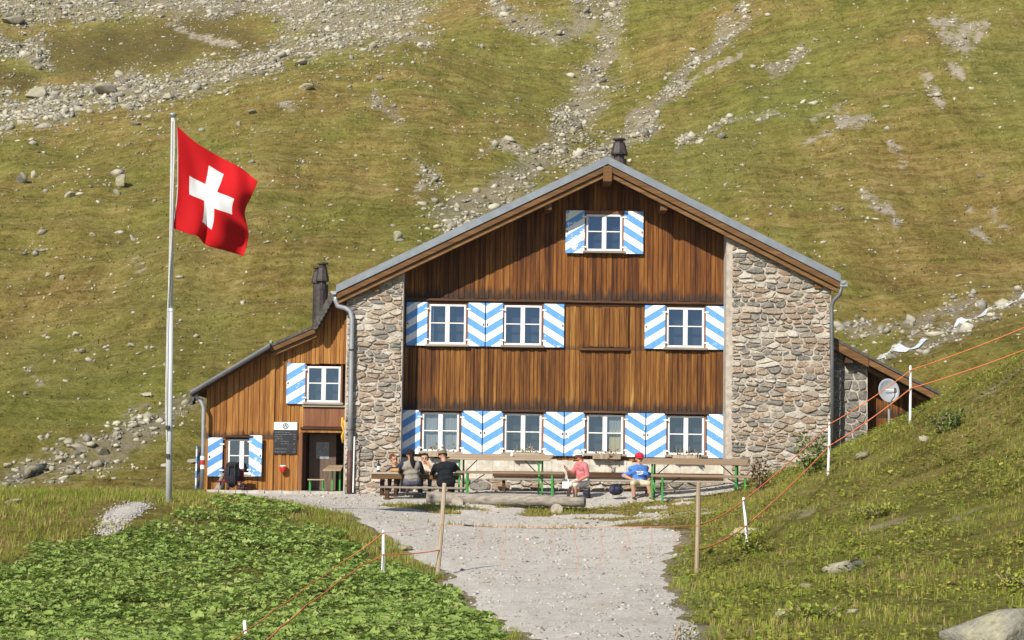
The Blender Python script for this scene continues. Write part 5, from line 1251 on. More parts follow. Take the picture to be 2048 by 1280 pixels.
# man behind the table, hand at the mouth
Y0 = -1.75; hd_ = at(850, 917, Y0); ch_ = at(853, 937, Y0); pv = Vector((ch_.x, -1.62, .52))
person('person with short dark hair in a cream shirt eating with a hand at the mouth', pv, ch_, hd_, (-.1, -1, -.05), .38,
       [(at(842, 951, -1.95), Vector((at(849, 946, -2.1).x, -2.1, GZ + .05)), (.6, -.6, 0)), (at(868, 944, -1.95), Vector((at(858, 930, -1.98).x, -1.98, at(858, 930, -1.98).z)), (-.45, .2, .75))],
       [((pv.x - .1, -2.1, .48), (pv.x - .1, -2.15, .12), (0, -1, 0)), ((pv.x + .1, -2.1, .48), (pv.x + .1, -2.15, .12), (0, -1, 0))],
       dict(torso='cream', arm='cream', fore='skin', hand='skin', thigh='slate', shin='slate', foot='shoe', skin='skin'), hair=('short', 'hair_dark'))
# man in the black jacket, back to the camera
Y0 = -2.85; hd_ = at(886, 912, Y0 + .12); ch_ = at(889, 931, Y0 + .03); pv = Vector((at(892, 962, Y0).x, Y0, BZ + .12))
person('broad person in a black jacket and khaki cap seen from behind at the table', pv, ch_, hd_, (-.15, 1, -.25), .43,
       [(at(864, 947, -2.65), Vector((at(874, 948, -2.35).x, -2.36, GZ + .05)), (.3, 1, 0)), (at(918, 942, -2.65), Vector((at(905, 946, -2.35).x, -2.36, GZ + .05)), (-.3, 1, 0))],
       [((pv.x - .14, -2.45, BZ + .12), (pv.x - .14, -2.5, .12), (0, 1, 0)), ((pv.x + .14, -2.45, BZ + .12), (pv.x + .16, -2.5, .12), (0, 1, 0))],
       dict(torso='jacket', arm='jacket', fore='jacket', hand='skin', thigh='jacket', shin='jacket', foot='shoe', skin='skin'), hair=('short', 'hair_dark'), hat=('cap', 'khaki'), build=1.16)
# pink shirt and white hat, in profile
Y0 = -2.3; hd_ = at(1158, 911, Y0); ch_ = at(1163, 930, Y0); pv = at(1166, 963, Y0 + .05); g0 = h1(pv.x, -2.6)
pk = person('person in a pink shirt and white sun hat sitting sideways between the two beer tables', pv, ch_, hd_, (-.85, -.5, -.05), .36,
       [(at(1175, 952, -2.55), at(1156, 962, -2.75), (-1, -.1, -.1)), (at(1146, 945, -2.3), at(1134, 941, -2.45), (-.3, -.2, .7))],
       [((at(1150, 969, -2.75)), Vector((at(1150, 985, -2.7).x, -2.7, g0 + .08)), (-.7, -.6, 0)), ((at(1141, 969, -2.5)), Vector((at(1136, 985, -2.55).x, -2.55, g0 + .08)), (-.9, -.3, 0))],
       dict(torso='pink', arm='pink', fore='skin_red', hand='skin', thigh='offwhite', shin='skin', foot='shoe', skin='skin_red'), hair=('short', 'hair_brown'), hat=('sun', 'offwhite'), build=1.1)
# blue polo and red cap
Y0 = -2.0; hd_ = at(1278, 917, Y0); ch_ = at(1277, 937, Y0 - .02); pv = at(1280, 966, Y0 - .05); g0 = h1(pv.x, -2.5)
bp = person('person in a blue polo shirt, red cap and sunglasses beside the right table', pv, ch_, hd_, (.5, -.85, -.05), .44,
       [(at(1247, 951, -2.15), at(1262, 958, -2.4), (.8, -.5, -.1)), (at(1304, 951, -2.1), at(1296, 962, -2.4), (-.3, -.8, -.2))],
       [((at(1266, 967, -2.55)), Vector((at(1268, 985, -2.5).x, -2.5, g0 + .08)), (.1, -1, 0)), ((at(1296, 967, -2.5)), Vector((at(1303, 985, -2.5).x, -2.48, g0 + .08)), (.3, -1, 0))],
       dict(torso='blue', arm='blue', fore='skin', hand='skin', thigh='beige', shin='skin', foot='shoe', skin='skin'), hair=('short', 'hair_brown'), hat=('cap', 'redcap'), build=1.2)
o, hh, f_, sd_, up_ = bp
gl = MB()
for s_ in (-1, 1):
    c = hh + up_ * .012 + sd_ * s_ * .034 + f_ * .093; gl.blob(c, (.026, .02, .02), 1)
gl.tube([hh + up_ * .015 + sd_ * -.09 + f_ * .0, hh + up_ * .015 + sd_ * -.075 + f_ * .085, hh + up_ * .015 + f_ * .105, hh + up_ * .015 + sd_ * .075 + f_ * .085, hh + up_ * .015 + sd_ * .09], .006, 5)
gl.build('sunglasses', M['black'], o)
pr3 = MB(); cc = at(1280, 946, -2.27)
for (dx, dz, w, h_) in ((-.05, .035, .09, .02), (.045, .035, .07, .02), (0, .0, .15, .02), (-.01, -.035, .12, .014)):
    pr3.box(cc.x + dx - w / 2, cc.x + dx + w / 2, cc.y - .004, cc.y + .006, cc.z + dz - h_ / 2, cc.z + dz + h_ / 2)
pr3.build('shirt_print', M['offwhite'], o)
# seats under those two
for (p, lab) in ((pk[0], 'low wooden stool under the person in the pink shirt'), (bp[0], 'low wooden stool under the person in the blue polo shirt')):
    x, y = p.location.x, p.location.y; zt = (pk is not None) and None
    pz = (at(1166, 964, -2.25) if p is pk[0] else at(1280, 966, -2.05)).z - .125; g0 = h1(x, y)
    s_ = thing('stool', (x, y, g0), lab, 'stool'); MB().box(x - .2, x + .2, y - .15, y + .15, pz - .04, pz).build('seat', M['greywood'], s_, bevel=.008)
    for sx in (-.15, .15):
        for sy in (-.1, .1): MB().box(x + sx - .02, x + sx + .02, y + sy - .02, y + sy + .02, h1(x + sx, y + sy) - .02, pz - .042).build('leg', M['beam'], s_)

# ------------------------------------------------------------------ small things on and about the tables
q = at(757, 946, -2.2); bt = thing('bottle', (q.x, -2.2, GZ), 'dark wine bottle with white label on the left end of the timber table', 'bottle')
MB().lathe((q.x, -2.2, GZ + .001), [(.036, 0), (.038, .02), (.038, .17), (.014, .23), (.014, .30), (.016, .31)], 12).build('glass_body', M['bottle'], bt, smooth=True); MB().lathe((q.x, -2.2, GZ + .05), [(.0392, 0), (.0392, .09)], 12).build('paper_label', M['label'], bt)
q = at(795, 946, -2.15); tag(MB().blob((q.x, -2.38, GZ + .045), (.17, .09, .055), 2, .15, seed=2).build('bread_loaf', M['bread'], smooth=True), 'golden brown loaf lying on the timber table before the person in dark T-shirt', 'bread')
q = at(872, 944, -2.2); gls = MB().lathe((q.x + .04, -2.4, GZ + .001), [(.03, 0), (.036, .13)], 10).build('drinking_glass', M['glass']); tag(gls, 'clear drinking glass on the timber table next to the black jacket', 'glass')
q = at(1024, 914, -2.4); tag(MB().lathe((q.x, -2.4, W(1000, 913, -2.4).z + .001), [(.035, 0), (.04, .05), (.015, .08), (.012, .11)], 10).build('salt_shaker', M['white'], smooth=True), 'small white shaker standing on the middle beer table', 'shaker')
q = at(1131, 968, -3.0); pbg = MB(); zq = q.z
pbg.add([(q.x - .075, -3.05, zq - .1), (q.x + .075, -3.05, zq - .1), (q.x + .075, -2.98, zq - .1), (q.x - .075, -2.98, zq - .1), (q.x - .08, -3.04, zq + .1), (q.x + .08, -3.04, zq + .1), (q.x + .07, -3.0, zq + .11), (q.x - .07, -3.0, zq + .11)], [(3, 2, 1, 0), (0, 1, 5, 4), (1, 2, 6, 5), (2, 3, 7, 6), (3, 0, 4, 7), (4, 5, 6, 7)])
pbg.tube([(q.x - .04, -3.02, zq + .10), (q.x - .02, -3.02, zq + .17), (q.x + .03, -3.02, zq + .22), (q.x + .05, -3.02, zq + .10)], .007, 5)
tag(pbg.build('carrier_bag', M['offwhite']), 'white carrier bag held by the person in the pink shirt', 'bag')
def rucksack(px, py, Y, w, h_, mat, label, seed, mat2='dark'):
    q = at(px, py, Y); g0 = max(h1(q.x, Y), q.z - .02); r = thing('rucksack', (q.x, Y, g0), label, 'rucksack')
    MB().blob((q.x, Y, g0 + h_ * .48), (w * .5, w * .36, h_ * .52), 3, .16, seed=seed).build('body', M[mat], r, smooth=True)
    MB().blob((q.x, Y - .02, g0 + h_ * .88), (w * .42, w * .36, h_ * .15), 2, .15, seed=seed + 1).build('lid', M[mat2], r, smooth=True)
    MB().blob((q.x, Y - w * .33, g0 + h_ * .3), (w * .34, w * .12, h_ * .24), 2, .15, seed=seed + 2).build('pocket', M[mat2], r, smooth=True)
    for s_ in (-1, 1): MB().tube([(q.x + s_ * w * .2, Y - w * .40, g0 + h_ * .1), (q.x + s_ * w * .2, Y - w * .46, g0 + h_ * .5), (q.x + s_ * w * .18, Y - w * .36, g0 + h_ * .95)], .014, 5).build('strap', M['black'], r)
    return r
rucksack(1232, 988, -2.6, .34, .26, 'navybag', 'dark navy rucksack on the ground left of the person in the blue polo', 4)
rucksack(1172, 989, -2.5, .17, .13, 'navybag', 'small navy pouch on the ground behind the person in the pink shirt', 9, 'navybag')
# lounge chair with a rucksack by the annex window
cq = at(462, 978, -0.45); gch = .04
chr_ = thing('deck_chair', (cq.x, -.45, gch), 'wooden deck chair with maroon cloth under the lower annex window', 'chair')
MB().box(cq.x - .34, cq.x + .26, -.6, -.25, gch + .18, gch + .22).build('seat', M['maroon'], chr_, bevel=.008)
MB().box(cq.x - .2, cq.x + .28, -.24, -.2, gch + .2, gch + .52).build('backrest', M['maroon'], chr_, bevel=.008)
pA, pB = at(431, 983, -.55), at(447, 947, -.45); MB().tube([pA, pB], .045, 8).build('arm', M['greywood'], chr_)
for xx in (cq.x - .28, cq.x + .22):
    for yy in (-.58, -.28): MB().box(xx - .02, xx + .02, yy - .02, yy + .02, gch - .01, gch + .178).build('leg', M['greywood'], chr_)
rk = rucksack(464, 980, -.5, .38, .60, 'dark', 'tall black rucksack propped on the deck chair beside the annex shutter', 14)
rk.location.z = gch + .08
rucksack(484, 981, -.55, .26, .16, 'maroon', 'small maroon and black bag at the foot of the deck chair', 19)
bts = thing('boots', (at(445, 980, -.62).x, -.62, gch), 'pair of dark hiking boots on the step before the deck chair', 'boots')
for k in (0, 1):
    x = at(445 + k * 11, 980, -.62).x; MB().blob((x, -.64, gch + .05), (.05, .11, .05), 2, .1, seed=k).blob((x, -.58, gch + .11), (.045, .05, .07), 2, .05, seed=k).build('boot', M['shoe'], bts, smooth=True)

# flower boxes
def leafquad(n=1.0): return (np.array([[0, 0, 0], [-.35, .4, .08], [0, 1, 0.0], [.35, .4, .08]]) * n, np.array([[0, 1, 2], [0, 2, 3]]))
def plant_mesh(name, parent, centers, n, size, spread, mat, flatness=.5):
    C_ = np.array(centers); k = RNG.integers(0, len(C_), n); P = C_[k] + RNG.normal(0, 1, (n, 3)) * np.array(spread)
    V, T, rn = scatter([leafquad()], P, RNG.uniform(0, 6.28, n), size * RNG.uniform(.6, 1.3, n), RNG.uniform(-.6, 1.3, n))
    V = V - np.array(ORG[parent.name]) if parent else V
    o = bpy.data.objects.new(name, mesh_np(name, V, T, M[mat], {'rnd': rn})); COL.objects.link(o); o.parent = parent; return o
for k, (a, b, fl_, lab) in enumerate(((856, 912, 0, 'leftmost wooden window box with dry stalks behind the seated group'), (1024, 1078, 1, 'wooden window box with white flowers above the middle beer table'), (1185, 1241, 0, 'wooden window box with trailing dead plant right of the white sun hat'), (1345, 1402, 0, 'rightmost wooden window box with sparse dark sprigs above the right table'))):
    x0, x1 = xw(a, -.25), xw(b, -.25); z0 = 0.92
    fb = thing('window_box', ((x0 + x1) / 2, -.25, z0), lab, 'window box')
    MB().box(x0, x1, -.35, -.16, z0, z0 + .125).build('box', M['stake'], fb, bevel=.008)
    for xx in (x0 + .1, x1 - .1): MB().box(xx - .015, xx + .015, -.33, -.1, z0 - .05, z0 - .002).build('bracket', M['darkmetal'], fb)
    cs = [(x0 + (x1 - x0) * t, -.26, z0 + .15) for t in np.linspace(.1, .9, 8)]
    plant_mesh('plant', fb, cs, 110 if fl_ else 70, .06, (.05, .04, .05), 'shrubleaf' if fl_ else 'dryherb')
    stl = MB()
    for j in range(9):
        x = random.uniform(x0 + .05, x1 - .05); stl.tube([(x, -.26, z0 + .1), (x + random.uniform(-.05, .05), -.27, z0 + .3 + random.uniform(-.1, .08))], .005, 4)
    stl.build('stalk', M['stake'], fb)
    if fl_: plant_mesh('blossom', fb, [(x1 - .2, -.28, z0 + .24), (x1 - .12, -.28, z0 + .2), (x1 - .3, -.28, z0 + .2)], 60, .035, (.07, .03, .04), 'whiteflower')
    if k == 2: plant_mesh('trailing_stem', fb, [(x0 + .42, -.37, z0 + t) for t in np.linspace(-.22, .1, 8)], 50, .06, (.025, .01, .03), 'dryherb')
    if k == 3: plant_mesh('trailing_stem', fb, [(x1 - .05, -.36, z0 + t) for t in np.linspace(-.02, .15, 5)], 40, .06, (.05, .02, .03), 'dryherb')
cnd = MB().lathe((xw(882, -.3), -.22, 1.046), [(.05, 0), (.06, .05), (.045, .14), (.05, .17), (.02, .2)], 10).build('candle_jar', M['white'], smooth=True); tag(cnd, 'white jar standing on the leftmost window box ledge', 'jar')

# ------------------------------------------------------------------ rocks
def rock_base(seed, sub=1, flat=.65, jit=.25):
    r = np.random.default_rng(seed)
    if sub < 0:
        V = np.array([(1, 0, 0), (-1, 0, 0), (0, 1, 0), (0, -1, 0), (0, 0, 1), (0, 0, -1)], float) + r.uniform(-.35, .35, (6, 3)); V[:, 2] *= flat
        return V, np.array([(0, 2, 4), (2, 1, 4), (1, 3, 4), (3, 0, 4), (2, 0, 5), (1, 2, 5), (3, 1, 5), (0, 3, 5)])
    bm = bmesh.new(); bmesh.ops.create_icosphere(bm, subdivisions=sub, radius=1)
    V = np.array([v.co[:] for v in bm.verts]); T = np.array([[v.index for v in f.verts] for f in bm.faces]); bm.free()
    for _ in range(14 if sub > 1 else 10):                # chop flat facets
        n = r.normal(0, 1, 3); n /= np.linalg.norm(n); d = r.uniform(.38, .75) if sub > 1 else r.uniform(.36, .75); k = V @ n - d; V = np.where((k > 0)[:, None], V - k[:, None] * n, V)
    V = V * (1 + r.uniform(-jit, jit, (len(V), 1)) * .35); V[:, 2] *= flat; return V, T
def boulder(px, py, wpx, hpx, label, name='boulder', mat='boulder', sink=.25, near=False, flat=None):
    p = hit(px, py + hpx * .45); d = p.y - CY; w = wpx / F * d; h_ = hpx / F * d
    V, T = rock_base(int(px * 7 + py), 3, 1.0, .02); V = V + .03 * RNG.normal(0, 1, (len(V), 1)) * V * .3
    V = V / np.abs(V).max(0) * np.array([w / 2, w / 2 * .8, h_ * .62]); a = random.uniform(-.3, .3); V = V @ np.array([[math.cos(a), -math.sin(a), 0], [math.sin(a), math.cos(a), 0], [0, 0, 1]])
    o = bpy.data.objects.new(name, mesh_np(name, V, T, M[mat], None, False)); link(o, None, (p.x, p.y, p.z + h_ * .3)); return tag(o, label, 'boulder', 'boulders')
BL = [(243, 360, 26, 28, 'pale cream boulder standing alone on the slope left of the flag'), (42, 352, 30, 28, 'grey boulder, larger of the close pair at the far left slope'), (68, 347, 14, 18, 'small grey boulder, right one of the close pair at the far left slope'),
      (612, 171, 34, 18, 'broad grey boulder high on the grassy crest above the flag'), (795, 471, 22, 20, 'grey boulder just above the left roof slope of the hut'), (476, 245, 14, 12, 'small round boulder on the slope straight above the flag'), (273, 246, 22, 10, 'dark flat boulder left of the flagpole top'),
      (340, 192, 32, 16, 'cream boulder at the lower rim of the scree gully'), (600, 124, 30, 14, 'pale yellow boulder at the top right rim of the scree gully'), (215, 176, 54, 28, 'very large pale block in the middle of the scree gully'), (75, 182, 46, 28, 'dark cracked block in the scree gully at the far left'),
      (30, 40, 60, 16, 'long pale slab at the top left corner'), (140, 388, 24, 12, 'flat pale stone below the cream boulder on the left slope'), (505, 222, 22, 10, 'low pale stone near the crest left of centre'), (295, 788, 28, 10, 'flat whitish slab right beside the middle of the flagpole'),
      (205, 901, 26, 16, 'squarish pale block in the rock field at lower left'), (118, 917, 22, 14, 'tan block at the left side of the lower rock field'), (160, 895, 40, 18, 'long tilted brown block in the lower rock field'), (45, 925, 16, 8, 'small stone at the left end of the lower rock field'),
      (275, 868, 24, 10, 'flat stone at the upper edge of the lower rock field'), (96, 675, 12, 8, 'small pale stone alone on the mid left slope'), (165, 702, 16, 10, 'cluster stone on the green mid left slope'), (95, 548, 12, 12, 'upper pale stone of the small heap on the left slope'), (125, 552, 12, 14, 'right pale stone of the small heap on the left slope'),
      (90, 670, 14, 8, 'low stone left of the green patch'), (388, 922, 30, 12, 'flat stone by the corner of the annex'), (1476, 456, 10, 8, 'small pale stone on the slope right of the gable'), (760, 155, 16, 10, 'grey stone on the crest right of centre'), (30, 1000, 44, 14, 'flat pale rock behind the grass at the left edge'), (80, 500, 24, 10, 'flat grey stone on the upper left slope'), (185, 468, 16, 8, 'pale stone on the left slope below the flag'), (50, 505, 10, 8, 'tiny stone on the upper left slope near the edge')]
for a in BL: boulder(*a)
boulder(2010, 1258, 270, 92, 'big lichen covered boulder at the bottom right corner', mat='paleboulder'); boulder(1690, 1130, 95, 26, 'long flat grey rock half buried in the right bank'); boulder(1488, 1060, 62, 20, 'pale flat rock behind the leaning white post'); boulder(1720, 910, 40, 18, 'grey rock on the bank near the corner of the stone wall')
boulder(1612, 1168, 34, 12, 'small flat rock low on the right bank'); boulder(1705, 1222, 26, 10, 'small pale rock at the foot of the right bank'); boulder(1560, 1225, 26, 16, 'dull brown rock low on the right bank'); boulder(1850, 875, 34, 12, 'flat rock near the top of the right bank'); boulder(812, 1095, 34, 12, 'pale flat stone on the left edge of the path')
boulder(228, 1053, 18, 10, 'tan stone at the foot of the gravel heap'); boulder(353, 1057, 14, 12, 'reddish stone right of the gravel heap', mat='boulder'); boulder(846, 1164, 26, 10, 'pale stone at the foot of the leaning wooden stake'); boulder(1205, 1207, 14, 8, 'bluish stone lying in the middle of the path')
# gravel heap by the flagpole
n = 22; vs = []; fs = []
ha, hb2 = hit(195, 1050), hit(312, 1012)
for j in range(n + 1):
    for i in range(n + 1):
        u, v = i / n * 2 - 1, j / n * 2 - 1; x = (ha.x + hb2.x) / 2 + u * (hb2.x - ha.x) * .62; y = (ha.y + hb2.y) / 2 + v * abs(hb2.y - ha.y) * .75 - .2
        r2 = u * u + v * v; vs.append((x, y, h1(x, y) + .05 * (1 - r2 * 1.25) + .02 * float(fbm(np.array([x * 4]), np.array([y * 4]), 2)[0])))
for j in range(n):
    for i in range(n): fs.append((j * (n + 1) + i, j * (n + 1) + i + 1, (j + 1) * (n + 1) + i + 1, (j + 1) * (n + 1) + i))
o = MB().add(vs, fs).build('gravel_heap', M['gravel'], smooth=True); tag(o, 'low heap of grey gravel beside the foot of the flagpole', 'gravel', kind='stuff')

# scattered hill rocks (uncountable)
def sample_far(n, ylo, yhi, xlo, xhi): return RNG.uniform(xlo, xhi, n), RNG.uniform(ylo, yhi, n)
X, Y = sample_far(1500000, 9, 168, -62, 62); k = np.abs(X) < (Y - CY) * .31; X, Y = X[k], Y[k]; Z = H(X, Y); px, py = proj(X, Y, Z)
inv = (px > -260) & (px < 2300) & (py > -160) & (py < 1010) & ~((px > 850) & (px < 1600) & (py > 620)); X, Y, Z, px, py = X[inv], Y[inv], Z[inv], px[inv], py[inv]; inv = np.ones(len(X), bool); cv = cover_far(X, Y, Z)
cl_ = np.clip(fbm(X / 4 + 50, Y / 4, 4) * 3 + .05, 0, 1)
clump = np.clip(.55 + fbm(X / 1.6 + 11, Y / 1.6, 3) * 2.2, .05, 1.5)
dens = np.clip(cv[:, 0] ** 1.5, 0, 1) * .28 * clump + cv[:, 1] * .07 + .007 + .035 * cl_ ** 2 * np.clip((py - 60) / 200, 0.25, 1) * np.where(px > 1300, .4, 1)
keep = inv & (RNG.random(len(X)) < dens); X, Y, Z, cv = X[keep], Y[keep], Z[keep], cv[keep]
lim = 76000
if len(X) > lim: k = RNG.choice(len(X), lim, False); X, Y, Z, cv = X[k], Y[k], Z[k], cv[k]
px, py = proj(X, Y, Z)
leftgully = np.clip(1 - (px + .0) / 700, 0, 1) * (py < 300)
sz = np.exp(RNG.normal(-2.72, .58, len(X))) * (1 + .45 * cv[:, 0] + .55 * leftgully * cv[:, 0]); sz = np.clip(sz, .03, .6)
def put_rocks(name, k, sub, label):
    n_ = int(k.sum()); z_ = sz[k]
    sc3 = np.stack([z_ * RNG.uniform(.7, 1.6, n_), z_ * RNG.uniform(.7, 1.3, n_), z_ * RNG.uniform(.7, 1.5, n_)], -1)
    V, T, rn = scatter([rock_base(s_, sub, .75, .6) for s_ in range(10)], np.stack([X[k], Y[k], Z[k] + z_ * .1], -1), RNG.uniform(0, 6.28, n_), sc3, RNG.normal(0, .55, n_))
    obj_np(name, V, T, M['rock'], {'rnd': rn}, False, None, 'stuff', label, 'scree')
big = sz > .2
tiny = sz < .085
put_rocks('stone_litter', tiny, -1, 'tiny pale stones strewn over the mountain turf'); put_rocks('scree', ~big & ~tiny, 0, 'small loose grey stones scattered over the hillside and gullies'); put_rocks('rock_debris', big, 1, 'larger angular grey rocks lying in the gullies and over the slope')
# path pebbles
X = RNG.uniform(-7, 6.5, 60000); Y = RNG.uniform(-31, -1, 60000) ; mk_ = path_mask(X, Y); keep = (mk_ > .45) & (RNG.random(len(X)) < .38); X, Y = X[keep], Y[keep]
Z = H(X, Y) + np.clip(path_mask(X, Y) - .5, -.25, .3) * .12; sz = np.exp(RNG.normal(-4.25, .6, len(X))); sz = np.clip(sz, .005, .06)
hx_ = RNG.normal((ha.x + hb2.x) / 2, (hb2.x - ha.x) * .26, 1800); hy_ = RNG.normal((ha.y + hb2.y) / 2 - .2, abs(hb2.y - ha.y) * .30, 1800)
X = np.r_[X, hx_]; Y = np.r_[Y, hy_]; Z = np.r_[Z, H(hx_, hy_) + .03]; sz = np.r_[sz, RNG.uniform(.008, .028, 1800)]
V, T, rn = scatter([rock_base(s, -1, .6) for s in range(8)], np.stack([X, Y, Z], -1), RNG.uniform(0, 6.28, len(X)), sz)
M['pebble'] = rock_mat('pebble_stone', [(0.0, (0.22, 0.20, 0.17)), (0.5, (0.40, 0.37, 0.33)), (1.0, (0.56, 0.53, 0.49))], 6, attr=True, lichen=0)
obj_np('pebbles', V, T, M['pebble'], {'rnd': rn}, False, None, 'stuff', 'grey and white pebbles lying on the gravel path', 'pebbles')

# ------------------------------------------------------------------ vegetation
def round_leaf(seed):
    r = np.random.default_rng(seed); n = 7; V = [(0, .1, 0)]
    for i in range(n):
        a = -math.pi / 2 + .35 + (2 * math.pi - .7) * i / (n - 1); rr3 = .5 * (1 + r.uniform(-.1, .1)); V.append((math.cos(a) * rr3, math.sin(a) * rr3 + .15, .10 + r.uniform(-.05, .06)))
    return np.array(V), np.array([(0, i, i + 1) for i in range(1, n)])
def near_sample(n, x0, x1, y0, y1):
    X = RNG.uniform(x0, x1, n); Y = RNG.uniform(y0, y1, n); Z = H(X, Y); px, py = proj(X, Y, Z); return X, Y, Z, px, py
X, Y, Z, px, py = near_sample(290000, -13, 1.5, -34, -3)
wx = fbm(X / 1.5, Y / 1.5, 4) * 2
lk = in_poly(px + wx * 70, py + fbm(X / 1.1 + 8, Y / 1.1, 4) * 90, LEAFPOLY) & (path_mask(X, Y) < .35)
gap = fbm(X / .8 + 31, Y / .8, 3)
keep = lk & (RNG.random(len(X)) < np.clip(.66 + gap * 2.2 - .45 * np.clip((1090 - py) / 90, 0, 1), .04, .9)); X, Y, Z = X[keep], Y[keep], Z[keep]
hgt = .03 + .07 * RNG.random(len(X)) + .09 * np.clip(fbm(X / .9, Y / .9, 2) + .3, 0, 1)
V, T, rn = scatter([round_leaf(s) for s in range(6)], np.stack([X, Y, Z + hgt], -1), RNG.uniform(0, 6.28, len(X)), np.exp(RNG.normal(-2.85, .34, len(X))) * (.8 + .5 * np.clip(fbm(X / 1.1 + 3, Y / 1.1, 2) + .5, 0, 1)), RNG.normal(-.32, .36, len(X)))
obj_np('dock_plants', V, T, M['butterbur'], {'rnd': rn}, True, None, 'stuff', 'dense green broad leaved plants covering the left bank', 'plants')
def tuft(seed, nb=9, h_=1.0, spread=.45, w=.03):
    r = np.random.default_rng(seed); V = []; T = []
    for b in range(nb):
        a = r.uniform(0, 6.28); l = h_ * r.uniform(.55, 1.1); s_ = spread * r.uniform(.3, 1.2); bx, by = r.normal(0, .09, 2); ux, uy = -math.sin(a) * w, math.cos(a) * w; c, s2 = math.cos(a), math.sin(a); k = len(V)
        V += [(bx - ux, by - uy, -.05), (bx + ux, by + uy, -.05), (bx + c * s_ * .35 * l - ux * .8, by + s2 * s_ * .35 * l - uy * .8, l * .6), (bx + c * s_ * .35 * l + ux * .8, by + s2 * s_ * .35 * l + uy * .8, l * .6), (bx + c * s_ * l, by + s2 * s_ * l, l * .95)]
        T += [(k, k + 1, k + 3), (k, k + 3, k + 2), (k + 2, k + 3, k + 4)]
    return np.array(V), np.array(T)
TF = [tuft(s, 5, 1.0, .5, .035) for s in range(10)]
# right bank and rims: grass
def grass(name, n, x0, x1, y0, y1, cond, hlo, hhi, mat, label):
    X, Y, Z, px, py = near_sample(n, x0, x1, y0, y1); k = cond(X, Y, px, py); X, Y, Z = X[k], Y[k], Z[k]
    sc = RNG.uniform(hlo, hhi, len(X)); V, T, rn = scatter(TF, np.stack([X, Y, Z], -1), RNG.uniform(0, 6.28, len(X)), sc)
    cl2 = fbm(V[:, 0] / .9, V[:, 1] / .9, 3) * .9; rn = np.clip(rn * .6 + .2 + cl2, 0, 1)
    return obj_np(name, V, T, M[mat], {'rnd': rn}, False, None, 'stuff', label, 'grass')
free = lambda X, Y: path_mask(X, Y) < .40
def hut(X, Y): return (X > -8) & (X < 8.1) & (Y > -.9)
def c_right(X, Y, px, py): return free(X, Y) & (X > .5) & ~hut(X, Y) & ((px > 1380) | (Y < -14)) & (RNG.random(len(X)) < np.clip(.62 + fbm(X / .9, Y / .9, 3) * 2.4, .06, 1))
grass('bank_grass', 46000, .5, 15.5, -33, 1.5, c_right, .04, .13, 'grass', 'short green and yellow grass growing on the right bank')
def c_dry(X, Y, px, py): return free(X, Y) & ~hut(X, Y) & (X > 0) & (fbm(X / 1.5 + 7, Y / 1.5, 3) > -.02) & (RNG.random(len(X)) < .5)
grass('dry_bank_grass', 17000, .5, 15.5, -33, 1.5, c_dry, .05, .14, 'drygrass', 'dry straw coloured grass among the green on the right bank')
def c_left(X, Y, px, py):
    inl = in_poly(px, py, LEAFPOLY); return free(X, Y) & ~hut(X, Y) & (X < 1.6) & ((~inl) | (RNG.random(len(X)) < .05 + .5 * np.clip((1100 - py) / 90, 0, 1))) & (np.hypot((X - (ha.x + hb2.x) / 2) / .75, (Y - (ha.y + hb2.y) / 2) / 1.3) > 1)
grass('knoll_grass', 14000, -14, 1.6, -34, 1.5, c_left, .05, .16, 'drygrass', 'long dry grass along the crest of the left knoll')
grass('knoll_green_grass', 46000, -14, 1.6, -34, 1.5, c_left, .05, .15, 'grass', 'green grass mixed into the crest of the left knoll')
def c_yard(X, Y, px, py): return (path_mask(X, Y) < .47) & ~hut(X, Y)
grass('yard_grass', 7500, -3, 6, -7.5, -2.3, c_yard, .02, .08, 'grass', 'thin grass strip around the log and before the tables')
grass('yard_dry_grass', 10000, -3, 6, -7.5, -2.3, c_yard, .03, .09, 'drygrass', 'dry yellow grass mixed into the strip before the tables')
# herbs on the right bank
X, Y, Z, px, py = near_sample(170000, .8, 15.5, -33, 1.0)
k = free(X, Y) & ~hut(X, Y) & (fbm(X / 1.3 + 90, Y / 1.3, 4) > RNG.normal(-.02, .10, len(X))) & (RNG.random(len(X)) < .6); X, Y, Z = X[k], Y[k], Z[k]
V, T, rn = scatter([leafquad(), (leafquad()[0] * np.array([1.5, .7, 1]), leafquad()[1])], np.stack([X, Y, Z + RNG.uniform(.02, .12, len(X))], -1), RNG.uniform(0, 6.28, len(X)), np.exp(RNG.normal(-3.05, .38, len(X))), RNG.uniform(-.5, .7, len(X)))
rn = np.clip(rn * .75 + .12 + fbm(V[:, 0] / 1.7, V[:, 1] / 1.7, 3) * .9, 0, 1)
obj_np('bank_herbs', V, T, M['herb'], {'rnd': rn}, False, None, 'stuff', 'low leafy herbs between the grass of the right bank', 'herbs')
# tussocks on the lower mountain side
X, Y = sample_far(60000, 8, 120, -48, 48); Z = H(X, Y); px, py = proj(X, Y, Z); cv = cover_far(X, Y, Z)
k = (px > -200) & (px < 2250) & (py > -60) & (cv[:, 0] < .35) & (cv[:, 1] < .4) & (RNG.random(len(X)) < np.clip(.55 + 2 * fbm(X / 2.5, Y / 2.5, 3), .1, 1)); X, Y, Z = X[k], Y[k], Z[k]
TH = [tuft(50 + s_, 4, 1.0, 1.1, .16) for s_ in range(6)]
V, T, rn = scatter(TH, np.stack([X, Y, Z], -1), RNG.uniform(0, 6.28, len(X)), RNG.uniform(.05, .15, len(X)))
rn = np.clip(rn * .5 + .25 + fbm(V[:, 0] / 6, V[:, 1] / 6, 3) * .9, 0, 1)
M['hillgrass'] = leaf_mat('hill_tussock', [(0, (0.14, 0.135, 0.025)), (.4, (0.25, 0.205, 0.045)), (.75, (0.34, 0.255, 0.075)), (1, (0.42, 0.32, 0.14))], .45, .8)
